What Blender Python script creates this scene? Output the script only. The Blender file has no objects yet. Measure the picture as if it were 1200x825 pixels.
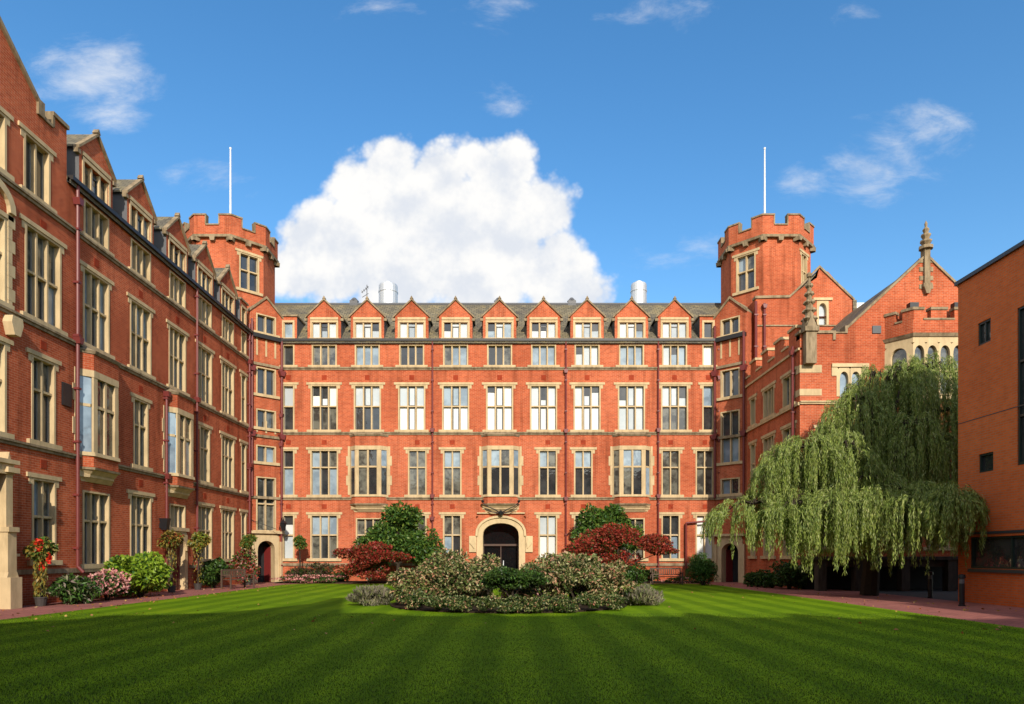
import bpy, math, random
import numpy as np
from mathutils import Vector
R = math.radians
rnd = random.Random(7)
rng = np.random.default_rng(11)
scene = bpy.context.scene
col = scene.collection

# ------------------------------------------------------------------ camera, sun, sky, exposure
EYE, HZ, FPX = 1.5, 652.0, 800.0
cam_d = bpy.data.cameras.new('camera')
cam = bpy.data.objects.new('camera', cam_d); col.objects.link(cam)
cam.location = (0, 0, EYE); cam.rotation_euler = (R(90), 0, 0)
cam_d.sensor_width = 36; cam_d.lens = 24; cam_d.shift_y = (HZ - 412.5) / 1200
cam_d.clip_start = .1; cam_d.clip_end = 4000
scene.camera = cam
scene.view_settings.view_transform = 'Standard'; scene.view_settings.look = 'None'
scene.view_settings.exposure = 0.8; scene.view_settings.gamma = 1
scene.view_settings.use_curve_mapping = False
SUNV = Vector((.20, -1, .50)).normalized()
sd = bpy.data.lights.new('sun', 'SUN'); sd.energy = 3.0; sd.angle = R(.5); sd.color = (1, .92, .79)
sun = bpy.data.objects.new('sun', sd); col.objects.link(sun)
sun.rotation_euler = SUNV.to_track_quat('Z', 'Y').to_euler()
SKY = .12

def world():
    w = bpy.data.worlds.new('World'); scene.world = w; w.use_nodes = True
    nt = w.node_tree; N = nt.nodes; L = nt.links; N.clear()
    def nd(t, **k):
        n = N.new(t)
        for a, b in k.items(): setattr(n, a, b)
        return n
    def val(s, x):
        if hasattr(x, 'is_output'): L.new(x, s)
        else: s.default_value = x
    def m(op, a, b=0.0, c=None, clamp=False):
        n = nd('ShaderNodeMath', operation=op, use_clamp=clamp)
        val(n.inputs[0], a); val(n.inputs[1], b)
        if c is not None: val(n.inputs[2], c)
        return n.outputs[0]
    def sstep(x, a, b):
        n = nd('ShaderNodeMapRange', interpolation_type='SMOOTHSTEP')
        val(n.inputs[0], x); n.inputs[1].default_value = a; n.inputs[2].default_value = b
        return n.outputs[0]
    def noise(vec, sc, det=6, rough=.6, dist=0):
        n = nd('ShaderNodeTexNoise'); L.new(vec, n.inputs['Vector'])
        n.inputs['Scale'].default_value = sc; n.inputs['Detail'].default_value = det
        n.inputs['Roughness'].default_value = rough; n.inputs['Distortion'].default_value = dist
        return n.outputs[0]
    sky = nd('ShaderNodeTexSky', sky_type='NISHITA', sun_disc=False)
    sky.sun_elevation = math.asin(SUNV.z); sky.sun_rotation = math.atan2(SUNV.x, SUNV.y)
    sky.altitude = 100; sky.air_density = 1.15; sky.dust_density = .6; sky.ozone_density = 2.2
    tc = nd('ShaderNodeTexCoord'); sep = nd('ShaderNodeSeparateXYZ'); L.new(tc.outputs['Generated'], sep.inputs[0])
    x, y, z = sep.outputs
    yy = m('MAXIMUM', y, .05)
    u = m('DIVIDE', x, yy); v = m('DIVIDE', z, yy)
    comb = nd('ShaderNodeCombineXYZ'); L.new(u, comb.inputs[0]); L.new(v, comb.inputs[1]); P = comb.outputs[0]
    comb2 = nd('ShaderNodeCombineXYZ'); L.new(m('ADD', u, .018), comb2.inputs[0]); L.new(m('ADD', v, .03), comb2.inputs[1]); P2 = comb2.outputs[0]
    def blobs(lst, du=0.0, dv=0.0, gain=1.0):
        out = None
        for (px, py, rx, ry) in lst:
            cu, cv = (px-600)/800, (652-py)/800
            a = m('MULTIPLY', m('SUBTRACT', u, cu-du), 800/rx); b = m('MULTIPLY', m('SUBTRACT', v, cv-dv), 800/ry)
            f = m('SUBTRACT', 1.0, m('SQRT', m('ADD', m('MULTIPLY', a, a), m('MULTIPLY', b, b))))
            f = m('MULTIPLY', f, min(rx, ry)/60.0*gain)
            out = f if out is None else m('SMOOTH_MAX', out, f, .12)
        return out
    big = [(390,295,95,80),(420,215,62,55),(455,198,62,58),(515,208,64,56),(562,190,54,50),(598,196,52,54),(632,245,58,64),
           (560,300,110,90),(510,250,90,80),(585,235,66,66),(440,260,80,70),(655,320,66,76),(648,238,38,42),(692,345,42,50),(350,310,60,62),(470,300,90,90)]
    def puff(vec):
        vo = nd('ShaderNodeTexVoronoi', feature='SMOOTH_F1'); L.new(vec, vo.inputs['Vector'])
        vo.inputs['Scale'].default_value = 15; vo.inputs['Smoothness'].default_value = .35
        vo.inputs['Detail'].default_value = 3.0; vo.inputs['Roughness'].default_value = .55; vo.inputs['Lacunarity'].default_value = 2.3
        return m('SUBTRACT', .45, vo.outputs['Distance'])
    n1 = noise(P, 8, 7, .54, .2); pf = puff(P)
    body = blobs(big, gain=1.7)
    d = m('ADD', body, m('ADD', m('MULTIPLY', m('SUBTRACT', n1, .5), .8), m('MULTIPLY', pf, .60)))
    mask1 = sstep(d, .0, .52)
    n2 = noise(P2, 8, 7, .54, .2); pf2 = puff(P2)
    relief = m('ADD', m('MULTIPLY', m('SUBTRACT', n1, n2), .8), m('MULTIPLY', m('SUBTRACT', pf, pf2), .45))
    soft = noise(P, 4.5, 4, .55)
    lit = m('ADD', m('ADD', .66, relief), m('MULTIPLY', m('SUBTRACT', soft, .5), .9))
    lit = m('ADD', lit, m('MULTIPLY', m('SUBTRACT', v, .45), .55))
    lit = sstep(lit, .30, .95)
    cc = nd('ShaderNodeMix', data_type='RGBA'); L.new(lit, cc.inputs[0])
    cc.inputs[6].default_value = (.76, .80, .87, 1); cc.inputs[7].default_value = (1.0, .99, .97, 1)
    # thin wisps
    wis = [(110,90,85,60),(75,70,45,30),(135,110,50,50),(1025,200,70,46),(1050,182,75,46),(1085,160,60,40),(1108,148,40,30),(1010,208,50,30),(1040,200,50,44),(205,208,40,18),(1030,195,60,28),(1075,165,55,22),(1100,150,40,16),(950,212,35,20),(585,12,48,26),
           (770,12,70,26),(430,10,40,15),(20,-4,45,14),(830,285,45,16),(780,300,25,12),(590,120,35,25),(255,205,60,25),(1005,20,30,15)]
    str_ = nd('ShaderNodeMapping'); L.new(P, str_.inputs[0]); str_.inputs['Rotation'].default_value = (0, 0, R(-28)); str_.inputs['Scale'].default_value = (1, 2.1, 1)
    nw = noise(str_.outputs[0], 8, 9, .66, .3)
    wmask = sstep(m('ADD', blobs(wis, gain=1.5), m('MULTIPLY', m('SUBTRACT', nw, .53), 3.2)), -.05, 1.6)
    wmask = m('MULTIPLY', wmask, .72)
    front = sstep(m('DIVIDE', y, m('MAXIMUM', .02, m('SQRT', m('ADD', m('MULTIPLY', x, x), m('MULTIPLY', y, y))))), .50, .66)
    # cloud added out of view behind and beside the viewer, fills the shaded walls
    n3 = noise(tc.outputs['Generated'], 3.2, 8, .6, .2)
    rear_fill = m('MULTIPLY', sstep(n3, .36, .58), m('SUBTRACT', 1.0, front))
    rear_fill = m('MULTIPLY', rear_fill, sstep(z, .02, .15))
    mask = m('MULTIPLY', m('MAXIMUM', mask1, wmask), front, clamp=True)
    hue = nd('ShaderNodeHueSaturation'); L.new(sky.outputs[0], hue.inputs['Color']); hue.inputs['Saturation'].default_value = 1.3
    b1 = nd('ShaderNodeBackground'); L.new(hue.outputs[0], b1.inputs[0]); b1.inputs[1].default_value = SKY
    b2 = nd('ShaderNodeBackground'); L.new(cc.outputs[2], b2.inputs[0]); b2.inputs[1].default_value = .585
    mx = nd('ShaderNodeMixShader'); L.new(mask, mx.inputs[0]); L.new(b1.outputs[0], mx.inputs[1]); L.new(b2.outputs[0], mx.inputs[2])
    out = nd('ShaderNodeOutputWorld'); 
    b3 = nd('ShaderNodeBackground'); b3.inputs[0].default_value = (1, .97, .93, 1); b3.inputs[1].default_value = .80
    mx2 = nd('ShaderNodeMixShader'); L.new(m('MULTIPLY', rear_fill, m('ADD', .35, m('MULTIPLY', sstep(x, .35, -.35), .6))), mx2.inputs[0]); L.new(mx.outputs[0], mx2.inputs[1]); L.new(b3.outputs[0], mx2.inputs[2])  # added cloud fill, weighted to the west to brighten the right-hand block's shaded face
    L.new(mx2.outputs[0], out.inputs[0])
    w.cycles.sampling_method = 'MANUAL'; w.cycles.sample_map_resolution = 512
world()

# ------------------------------------------------------------------ materials
class NT:
    def __init__(s, name):
        s.m = bpy.data.materials.new(name); s.m.use_nodes = True
        s.nt = s.m.node_tree; s.N = s.nt.nodes; s.L = s.nt.links
        s.b = s.N['Principled BSDF']; s.out = s.N['Material Output']
    def nd(s, t, **k):
        n = s.N.new(t)
        for a, b in k.items(): setattr(n, a, b)
        return n
    def noise(s, vec, sc, det=4, rough=.55):
        n = s.nd('ShaderNodeTexNoise'); 
        if vec is not None: s.L.new(vec, n.inputs['Vector'])
        n.inputs['Scale'].default_value = sc; n.inputs['Detail'].default_value = det; n.inputs['Roughness'].default_value = rough
        return n.outputs[0]
    def ramp(s, fac, stops):
        n = s.nd('ShaderNodeValToRGB'); s.L.new(fac, n.inputs[0])
        e = n.color_ramp.elements
        while len(e) < len(stops): e.new(.5)
        for i, (p, c) in enumerate(stops):
            e[i].position = p; e[i].color = (*c, 1) if len(c) == 3 else c
        return n.outputs[0]
    def mix(s, a, b, fac, mode='MIX'):
        n = s.nd('ShaderNodeMix', data_type='RGBA', blend_type=mode)
        for i, x in ((0, fac), (6, a), (7, b)):
            if hasattr(x, 'is_output'): s.L.new(x, n.inputs[i])
            elif i == 0: n.inputs[0].default_value = x
            else: n.inputs[i].default_value = (*x, 1)
        return n.outputs[2]
    def bump(s, h, st, dist=.02):
        n = s.nd('ShaderNodeBump'); s.L.new(h, n.inputs['Height']); n.inputs['Strength'].default_value = st; n.inputs['Distance'].default_value = dist
        s.L.new(n.outputs[0], s.b.inputs['Normal'])
    def geo(s): return s.nd('ShaderNodeNewGeometry').outputs['Position']
    def uv(s): return s.nd('ShaderNodeUVMap').outputs[0]
    def set(s, c=None, rough=.6, spec=.3, metal=0.0):
        if c is not None:
            if hasattr(c, 'is_output'): s.L.new(c, s.b.inputs['Base Color'])
            else: s.b.inputs['Base Color'].default_value = (*c, 1)
        s.b.inputs['Roughness'].default_value = rough; s.b.inputs['Specular IOR Level'].default_value = spec
        s.b.inputs['Metallic'].default_value = metal
        return s.m

def brick(name, c1, c2, mortar, ms=.007, stain=.30, bw=.225, rh=.075, mb=.55):
    t = NT(name); uv = t.uv(); p = t.geo()
    b = t.nd('ShaderNodeTexBrick', offset=.5)
    t.L.new(uv, b.inputs['Vector'])
    b.inputs['Color1'].default_value = (*c1, 1); b.inputs['Color2'].default_value = (*c2, 1); b.inputs['Mortar'].default_value = (*mortar, 1)
    b.inputs['Scale'].default_value = 1; b.inputs['Mortar Size'].default_value = ms; b.inputs['Brick Width'].default_value = bw; b.inputs['Row Height'].default_value = rh
    b.inputs['Bias'].default_value = -.15
    c = t.mix(b.outputs[0], t.ramp(t.noise(p, .55, 6, .65), [(.28, (.58, .52, .5)), (.5, (1, 1, 1)), (.74, (1.14, 1.2, 1.26))]), stain, 'MULTIPLY')
    c = t.mix(c, t.ramp(t.noise(p, 5, 3, .6), [(.3, (.72, .70, .70)), (.7, (1.1, 1.06, 1.04))]), mb, 'MULTIPLY')
    # streaks of weathering running down the wall
    mp = t.nd('ShaderNodeMapping'); t.L.new(p, mp.inputs[0]); mp.inputs['Scale'].default_value = (2.2, 2.2, .22)
    c = t.mix(c, t.ramp(t.noise(mp.outputs[0], 1, 5, .6), [(.34, (.42, .39, .37)), (.5, (1, 1, 1))]), stain, 'MULTIPLY')
    c = t.mix(c, t.ramp(t.noise(p, .16, 3, .5), [(.36, (.80, .74, .74)), (.5, (1, 1, 1)), (.64, (1.05, 1.12, 1.18))]), .8, 'MULTIPLY')
    t.bump(b.outputs['Fac'], -.35, .008)
    return t.set(c, .9, .06)
BR = brick('red_brick', (.50, .112, .043), (.37, .070, .026), (.48, .23, .14), stain=.55)
BR2 = brick('orange_brick', (.70, .15, .036), (.58, .115, .028), (.48, .19, .09), .013, .12, .225, .075, .25)
BRT = brick('terracotta_block', (.34, .05, .02), (.26, .036, .016), (.25, .06, .03), .006, .2, .12, .12)

def stone(name, c, dirt=.5):
    t = NT(name); p = t.geo()
    a = t.mix(c, [x*.6 for x in c], t.noise(p, 1.3, 6, .65))
    mp = t.nd('ShaderNodeMapping'); t.L.new(p, mp.inputs[0]); mp.inputs['Scale'].default_value = (3, 3, .7)
    a = t.mix(a, t.ramp(t.noise(mp.outputs[0], 1.3, 6, .65), [(.38, (.36, .33, .28)), (.58, (1, 1, 1))]), dirt, 'MULTIPLY')
    t.bump(t.noise(p, 25, 4), .25, .01)
    return t.set(a, .85, .2)
ST = stone('buff_stone', (.66, .49, .275), .3)
STD = stone('weathered_stone', (.36, .27, .165), .7)
STC = stone('cream_stone', (.70, .53, .30), .25)

def slate():
    t = NT('mossy_slate'); uv = t.uv(); p = t.geo()
    b = t.nd('ShaderNodeTexBrick'); t.L.new(uv, b.inputs['Vector'])
    b.inputs['Color1'].default_value = (.19, .16, .11, 1); b.inputs['Color2'].default_value = (.115, .10, .075, 1); b.inputs['Mortar'].default_value = (.03, .028, .024, 1)
    b.inputs['Scale'].default_value = 1; b.inputs['Mortar Size'].default_value = .012; b.inputs['Brick Width'].default_value = .3; b.inputs['Row Height'].default_value = .2
    c = t.mix(b.outputs[0], t.ramp(t.noise(p, .9, 6, .7), [(.35, (.55, .55, .6)), (.5, (1, 1, .9)), (.68, (1.5, 1.35, .85))]), .8, 'MULTIPLY')
    t.bump(b.outputs['Fac'], -.5, .02)
    return t.set(c, .75, .3)
SL = slate()
def plain(name, c, rough=.5, spec=.4, metal=0.0, var=.25, sc=8):
    t = NT(name); p = t.geo()
    return t.set(t.mix(c, [x*(1-var) for x in c], t.noise(p, sc, 5)), rough, spec, metal)
DK = plain('dark_gutter_metal', (.022, .02, .019), .5)
PIPE = plain('red_painted_iron', (.17, .03, .026), .45, .35)
LEAD = plain('grey_lead', (.11, .11, .115), .55, .4)
STEEL = plain('brushed_steel', (.62, .64, .66), .5, .5, .6, .15, 2)
WHITE = plain('white_paint', (.75, .75, .74), .4)
IRON = plain('black_iron', (.012, .012, .014), .4)
WOOD = plain('dark_oak', (.075, .035, .02), .5)
REDW = plain('dark_red_door_paint', (.16, .02, .018), .4)
BENCHW = plain('weathered_bench_wood', (.10, .06, .04), .7)
BARK = plain('bark', (.055, .042, .03), .9, .1, 0, .5, 12)
FRM = plain('dark_window_metal', (.05, .055, .06), .4)
FRW = plain('white_window_paint', (.36, .33, .28), .5)
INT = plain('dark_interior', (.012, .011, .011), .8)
POT = plain('dark_planter', (.05, .04, .035), .7)
GRF = plain('dark_green_frame', (.02, .035, .03), .35)

def glass(name, c, rough=.03, var=None, sc=1.2):
    t = NT(name); p = t.geo()
    if var is not None:
        cc = t.mix(c, var, t.ramp(t.noise(p, sc, 3), [(.42, (0, 0, 0)), (.6, (1, 1, 1))]))
    else: cc = c
    g_ = t.nd('ShaderNodeNewGeometry')
    cc2 = t.mix((.62, .64, .66), (1.08, 1.06, 1.02), g_.outputs['Random Per Island'])
    mm = t.nd('ShaderNodeMix', data_type='RGBA', blend_type='MULTIPLY'); mm.inputs[0].default_value = 1
    if hasattr(cc, 'is_output'): t.L.new(cc, mm.inputs[6])
    else: mm.inputs[6].default_value = (*cc, 1)
    t.L.new(cc2, mm.inputs[7]); cc = mm.outputs[2]
    t.set(cc, rough, .7); t.b.inputs['IOR'].default_value = 1.6
    t.b.inputs['Coat Weight'].default_value = .0
    t.bump(t.noise(p, 2.6, 2), .09, .05)
    return t.m
G_D = glass('dark_window_glass', (.028, .030, .032), .02, (.055, .056, .056))
G_K = glass('dark_door_glass', (.006, .006, .007), .03)
G_M = glass('curtained_window_glass', (.16, .155, .125), .06, (.05, .048, .042), 2.5)
G_B = glass('blind_window_glass', (.52, .56, .58), .08, (.45, .50, .53))
G_W = glass('white_blind_window_glass', (.78, .78, .76), .1)
G_V = glass('pale_blue_window_glass', (.30, .38, .45), .03, (.20, .26, .32), 1.5)
GL = [G_D, G_M, G_B, G_W, G_V]

def leaf(name, cols, tr=.25, rough=.5, patch=.35):
    """cols: list of colours picked per leaf"""
    t = NT(name); g = t.nd('ShaderNodeNewGeometry')
    n = len(cols)
    rm = t.ramp(g.outputs['Random Per Island'], [(i/max(1, n-1), c) for i, c in enumerate(cols)])
    c = t.mix(rm, t.ramp(t.noise(g.outputs['Position'], 1.7, 3), [(.35, (.55, .6, .55)), (.65, (1.25, 1.2, 1.05))]), patch, 'MULTIPLY')
    t.set(c, rough, .35)
    tl = t.nd('ShaderNodeBsdfTranslucent'); t.L.new(c, tl.inputs[0])
    mx = t.nd('ShaderNodeMixShader'); mx.inputs[0].default_value = tr
    t.L.new(t.b.outputs[0], mx.inputs[1]); t.L.new(tl.outputs[0], mx.inputs[2]); t.L.new(mx.outputs[0], t.out.inputs[0])
    return t.m
LF_MAG = leaf('magnolia_leaf', [(.025, .07, .012), (.05, .12, .02), (.09, .17, .025), (.16, .22, .03)])
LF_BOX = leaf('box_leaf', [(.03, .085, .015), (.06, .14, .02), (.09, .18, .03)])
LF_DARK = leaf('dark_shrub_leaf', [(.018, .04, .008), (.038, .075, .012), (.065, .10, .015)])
LF_LIME = leaf('lime_leaf', [(.12, .22, .015), (.22, .34, .02), (.32, .42, .04), (.16, .28, .02)])
LF_MAPLE = leaf('red_maple_leaf', [(.26, .02, .018), (.42, .05, .035), (.30, .07, .03), (.15, .03, .015)], .3)
LF_VAR = leaf('variegated_leaf', [(.06, .11, .022), (.20, .24, .07), (.46, .37, .19), (.54, .26, .17), (.13, .18, .045), (.46, .16, .12)], .2)
LF_VAR2 = leaf('silvery_variegated_leaf', [(.05, .09, .02), (.20, .23, .075), (.42, .39, .20), (.15, .18, .05), (.09, .13, .03)], .2)
LF_LAV = leaf('lavender_leaf', [(.16, .17, .09), (.24, .22, .14), (.20, .15, .14), (.28, .27, .17)], .2)
LF_PINK = leaf('pink_petal', [(.62, .22, .20), (.70, .38, .34), (.5, .14, .16)], .2)
LF_RED = leaf('red_petal', [(.62, .02, .012), (.75, .06, .02), (.5, .012, .01)], .2)
LF_MAG2 = leaf('magenta_petal', [(.40, .03, .12), (.55, .06, .2)], .2)
LF_WIL = leaf('willow_leaf', [(.14, .21, .035), (.24, .315, .055), (.36, .415, .10), (.09, .155, .028), (.46, .48, .19)], .3)
LF_PHO = leaf('bronze_blade', [(.07, .03, .025), (.10, .05, .03), (.06, .07, .03)], .15)
LF_BASK = leaf('basket_leaf', [(.09, .13, .03), (.22, .20, .04), (.34, .20, .03), (.05, .09, .02)], .2)
LF_GRASS = leaf('shade_toned_grass_blade', [(.020, .045, .002), (.028, .055, .002), (.038, .068, .003)], .25, .5, .2)  # much darker than the lawn: shade put into the blade colour

def lawn_mat():
    t = NT('striped_lawn'); p = t.geo()
    sx = t.nd('ShaderNodeSeparateXYZ'); t.L.new(p, sx.inputs[0])
    wob = t.noise(p, .35, 2)
    a = t.nd('ShaderNodeMath', operation='MULTIPLY_ADD'); t.L.new(wob, a.inputs[0]); a.inputs[1].default_value = .35; t.L.new(sx.outputs[0], a.inputs[2])
    s = t.nd('ShaderNodeMath', operation='MULTIPLY'); t.L.new(a.outputs[0], s.inputs[0]); s.inputs[1].default_value = 2*math.pi/1.05
    s2 = t.nd('ShaderNodeMath', operation='SINE'); t.L.new(s.outputs[0], s2.inputs[0])
    k = t.nd('ShaderNodeMapRange', interpolation_type='SMOOTHSTEP'); t.L.new(s2.outputs[0], k.inputs[0]); k.inputs[1].default_value = -.7; k.inputs[2].default_value = .7
    c = t.mix((.098, .182, .004), (.143, .245, .006), k.outputs[0])
    c = t.mix(c, t.ramp(t.noise(p, .45, 6, .7), [(.3, (.66, .74, .7)), (.55, (1, 1, 1)), (.75, (1.35, 1.12, 1.0))]), .9, 'MULTIPLY')
    mp = t.nd('ShaderNodeMapping'); t.L.new(p, mp.inputs[0]); mp.inputs['Scale'].default_value = (60, 22, 60)
    fine = t.noise(mp.outputs[0], 1, 3, .7)
    c = t.mix(c, t.ramp(fine, [(.3, (.42, .48, .4)), (.7, (1.45, 1.35, 1.4))]), .38, 'MULTIPLY')
    c = t.mix(c, t.ramp(t.noise(p, 6, 4, .7), [(.3, (.75, .8, .7)), (.7, (1.2, 1.12, 1.1))]), .6, 'MULTIPLY')
    t.bump(fine, .45, .02)
    return t.set(c, .85, .05)
LAWN = lawn_mat()
def paving():
    t = NT('red_brick_paving'); p = t.geo()
    b = t.nd('ShaderNodeTexBrick'); t.L.new(p, b.inputs['Vector'])
    b.inputs['Color1'].default_value = (.38, .135, .105, 1); b.inputs['Color2'].default_value = (.30, .10, .08, 1); b.inputs['Mortar'].default_value = (.13, .07, .06, 1)
    b.inputs['Scale'].default_value = 1; b.inputs['Mortar Size'].default_value = .008; b.inputs['Brick Width'].default_value = .22; b.inputs['Row Height'].default_value = .11
    c = t.mix(b.outputs[0], t.ramp(t.noise(p, .8, 5), [(.3, (.7, .7, .72)), (.7, (1.1, 1.1, 1.1))]), .8, 'MULTIPLY')
    t.bump(b.outputs['Fac'], -.2, .01)
    return t.set(c, .8, .25)
PAVE = paving()
SOIL = plain('dark_soil', (.045, .03, .02), .95, .1, 0, .5, 14)
GRND = plain('grey_tarmac', (.07, .068, .065), .9, .2, 0, .3, 3)
DKST = stone('dark_stone', (.09, .07, .055), .6)  # dark brown-grey stone, used on the terrace
KERB = stone('kerb_stone', (.25, .20, .17), .4)

# ------------------------------------------------------------------ mesh building
class F:
    """a facade frame: u along the wall, v up, d out of the wall"""
    def __init__(s, o, u, n):
        s.o = Vector(o); s.u = Vector(u).normalized(); s.n = Vector(n).normalized()
    def p(s, u, v, d=0.0):
        q = s.o + s.u*u + s.n*d; return (q.x, q.y, q.z + v)
WORLD = F((0, 0, 0), (1, 0, 0), (0, -1, 0))
class MB:
    def __init__(s): s.v = []; s.f = []; s.m = []; s.closed = []
    def face(s, pts, m=0):
        i = len(s.v); s.v += [tuple(p) for p in pts]; s.f.append(list(range(i, i+len(pts)))); s.m.append(m)
    def hexa(s, a, b, m=0):      # a,b: two rings of points, same length
        n = len(a)
        i = len(s.v); s.v += [tuple(p) for p in a] + [tuple(p) for p in b]
        A = [Vector(p) for p in a]; B = [Vector(p) for p in b]
        ca = sum(A, Vector())/n; cb = sum(B, Vector())/n
        nrm = Vector()
        for k in range(n): nrm += (A[k]-ca).cross(A[(k+1) % n]-ca)
        flip = nrm.dot(cb-ca) > 0
        fs = [list(range(i, i+n)), [i+n+k for k in reversed(range(n))]] + [[i+k, i+n+k, i+n+(k+1) % n, i+(k+1) % n] for k in range(n)]
        for q in fs:
            s.f.append(q[::-1] if flip else q); s.m.append(m)
    def fbox(s, F_, u0, u1, v0, v1, d0, d1, m=0):
        s.hexa([F_.p(u0, v0, d0), F_.p(u1, v0, d0), F_.p(u1, v1, d0), F_.p(u0, v1, d0)],
               [F_.p(u0, v0, d1), F_.p(u1, v0, d1), F_.p(u1, v1, d1), F_.p(u0, v1, d1)], m)
    def box(s, x0, x1, y0, y1, z0, z1, m=0):
        s.hexa([(x0, y0, z0), (x1, y0, z0), (x1, y1, z0), (x0, y1, z0)], [(x0, y0, z1), (x1, y0, z1), (x1, y1, z1), (x0, y1, z1)], m)
    def fprism(s, F_, pts, d0, d1, m=0):
        s.hexa([F_.p(u, v, d0) for u, v in pts], [F_.p(u, v, d1) for u, v in pts], m)
    def vprism(s, pts, z0, z1, m=0, top=None):
        t = top or pts
        s.hexa([(x, y, z0) for x, y in pts], [(x, y, z1) for x, y in t], m)
    def tube(s, p0, p1, r0, r1=None, n=8, m=0):
        r1 = r0 if r1 is None else r1
        a = Vector(p0); b = Vector(p1); d = (b-a).normalized()
        t = d.cross(Vector((0, 0, 1)) if abs(d.z) < .9 else Vector((1, 0, 0))).normalized(); w = d.cross(t)
        s.hexa([a + (t*math.cos(2*math.pi*k/n) + w*math.sin(2*math.pi*k/n))*r0 for k in range(n)],
               [b + (t*math.cos(2*math.pi*k/n) + w*math.sin(2*math.pi*k/n))*r1 for k in range(n)], m)
    def path(s, pts, r0, r1=None, n=8, m=0):
        r1 = r0 if r1 is None else r1; k = len(pts)-1
        for i in range(k): s.tube(pts[i], pts[i+1], r0+(r1-r0)*i/k, r0+(r1-r0)*(i+1)/k, n, m)
    def lathe(s, c, prof, n=16, m=0):
        for i in range(len(prof)-1):
            (ra, za), (rb, zb) = prof[i], prof[i+1]
            A = [(c[0]+ra*math.cos(2*math.pi*k/n), c[1]+ra*math.sin(2*math.pi*k/n), c[2]+za) for k in range(n)]
            B = [(c[0]+rb*math.cos(2*math.pi*k/n), c[1]+rb*math.sin(2*math.pi*k/n), c[2]+zb) for k in range(n)]
            for k in range(n): s.face([A[k], A[(k+1) % n], B[(k+1) % n], B[k]], m)
    def build(s, name, mats, parent=None, smooth=False, loc=None):
        if not isinstance(mats, (list, tuple)): mats = [mats]
        me = bpy.data.meshes.new(name)
        off = Vector((0, 0, 0))
        if parent is not None:
            q = parent
            while q is not None: off += q.location; q = q.parent
        if loc is not None: off = Vector(loc)
        me.from_pydata([(a-off.x, b-off.y, c-off.z) for a, b, c in s.v], [], s.f)
        for mt in mats: me.materials.append(mt)
        me.polygons.foreach_set('material_index', s.m)
        uvl = me.uv_layers.new(name='UVMap'); me.update()
        buf = np.zeros(len(me.loops)*2)
        vv = np.array(s.v)
        for p in me.polygons:
            n = p.normal
            if abs(n.z) > .95: t = Vector((1, 0, 0)); b = Vector((0, 1, 0))
            else:
                t = Vector((-n.y, n.x, 0)).normalized(); b = n.cross(t)
                if b.z < 0: b = -b
            for li in p.loop_indices:
                w = vv[me.loops[li].vertex_index]
                buf[2*li] = w[0]*t.x + w[1]*t.y + w[2]*t.z; buf[2*li+1] = w[0]*b.x + w[1]*b.y + w[2]*b.z
        uvl.data.foreach_set('uv', buf)
        if smooth: me.polygons.foreach_set('use_smooth', [True]*len(me.polygons))
        o = bpy.data.objects.new(name, me); col.objects.link(o)
        if parent is not None: o.parent = parent
        elif loc is not None: o.location = loc
        return o
def tag(o, label=None, cat=None, group=None, kind=None):
    for k, v in (('label', label), ('category', cat), ('group', group), ('kind', kind)):
        if v: o[k] = v
    return o
def thing(name, label, cat, loc, group=None):
    o = bpy.data.objects.new(name, None); col.objects.link(o); o.location = loc; o.empty_display_size = .3
    return tag(o, label, cat, group)
def struct(name, mb, mats): return tag(mb.build(name, mats), kind='structure')

def wall(mb, Fr, u0, u1, v0, v1, ops, m=0, reveal=.25):
    ops = [o for o in ops if o[1] > u0 and o[0] < u1]
    us = sorted({u0, u1} | {x for o in ops for x in o[:2] if u0 < x < u1}); vs = sorted({v0, v1} | {x for o in ops for x in o[2:4] if v0 < x < v1})
    for i in range(len(us)-1):
        for j in range(len(vs)-1):
            a, b = (us[i]+us[i+1])/2, (vs[j]+vs[j+1])/2
            if any(o[0] < a < o[1] and o[2] < b < o[3] for o in ops): continue
            mb.face([Fr.p(us[i], vs[j]), Fr.p(us[i+1], vs[j]), Fr.p(us[i+1], vs[j+1]), Fr.p(us[i], vs[j+1])], m)
    for a, b, c, d in ops:
        for (p, q) in (((a, c), (b, c)), ((b, c), (b, d)), ((b, d), (a, d)), ((a, d), (a, c))):
            mb.face([Fr.p(*p), Fr.p(*q), Fr.p(*q, -reveal), Fr.p(*p, -reveal)], m)

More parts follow.
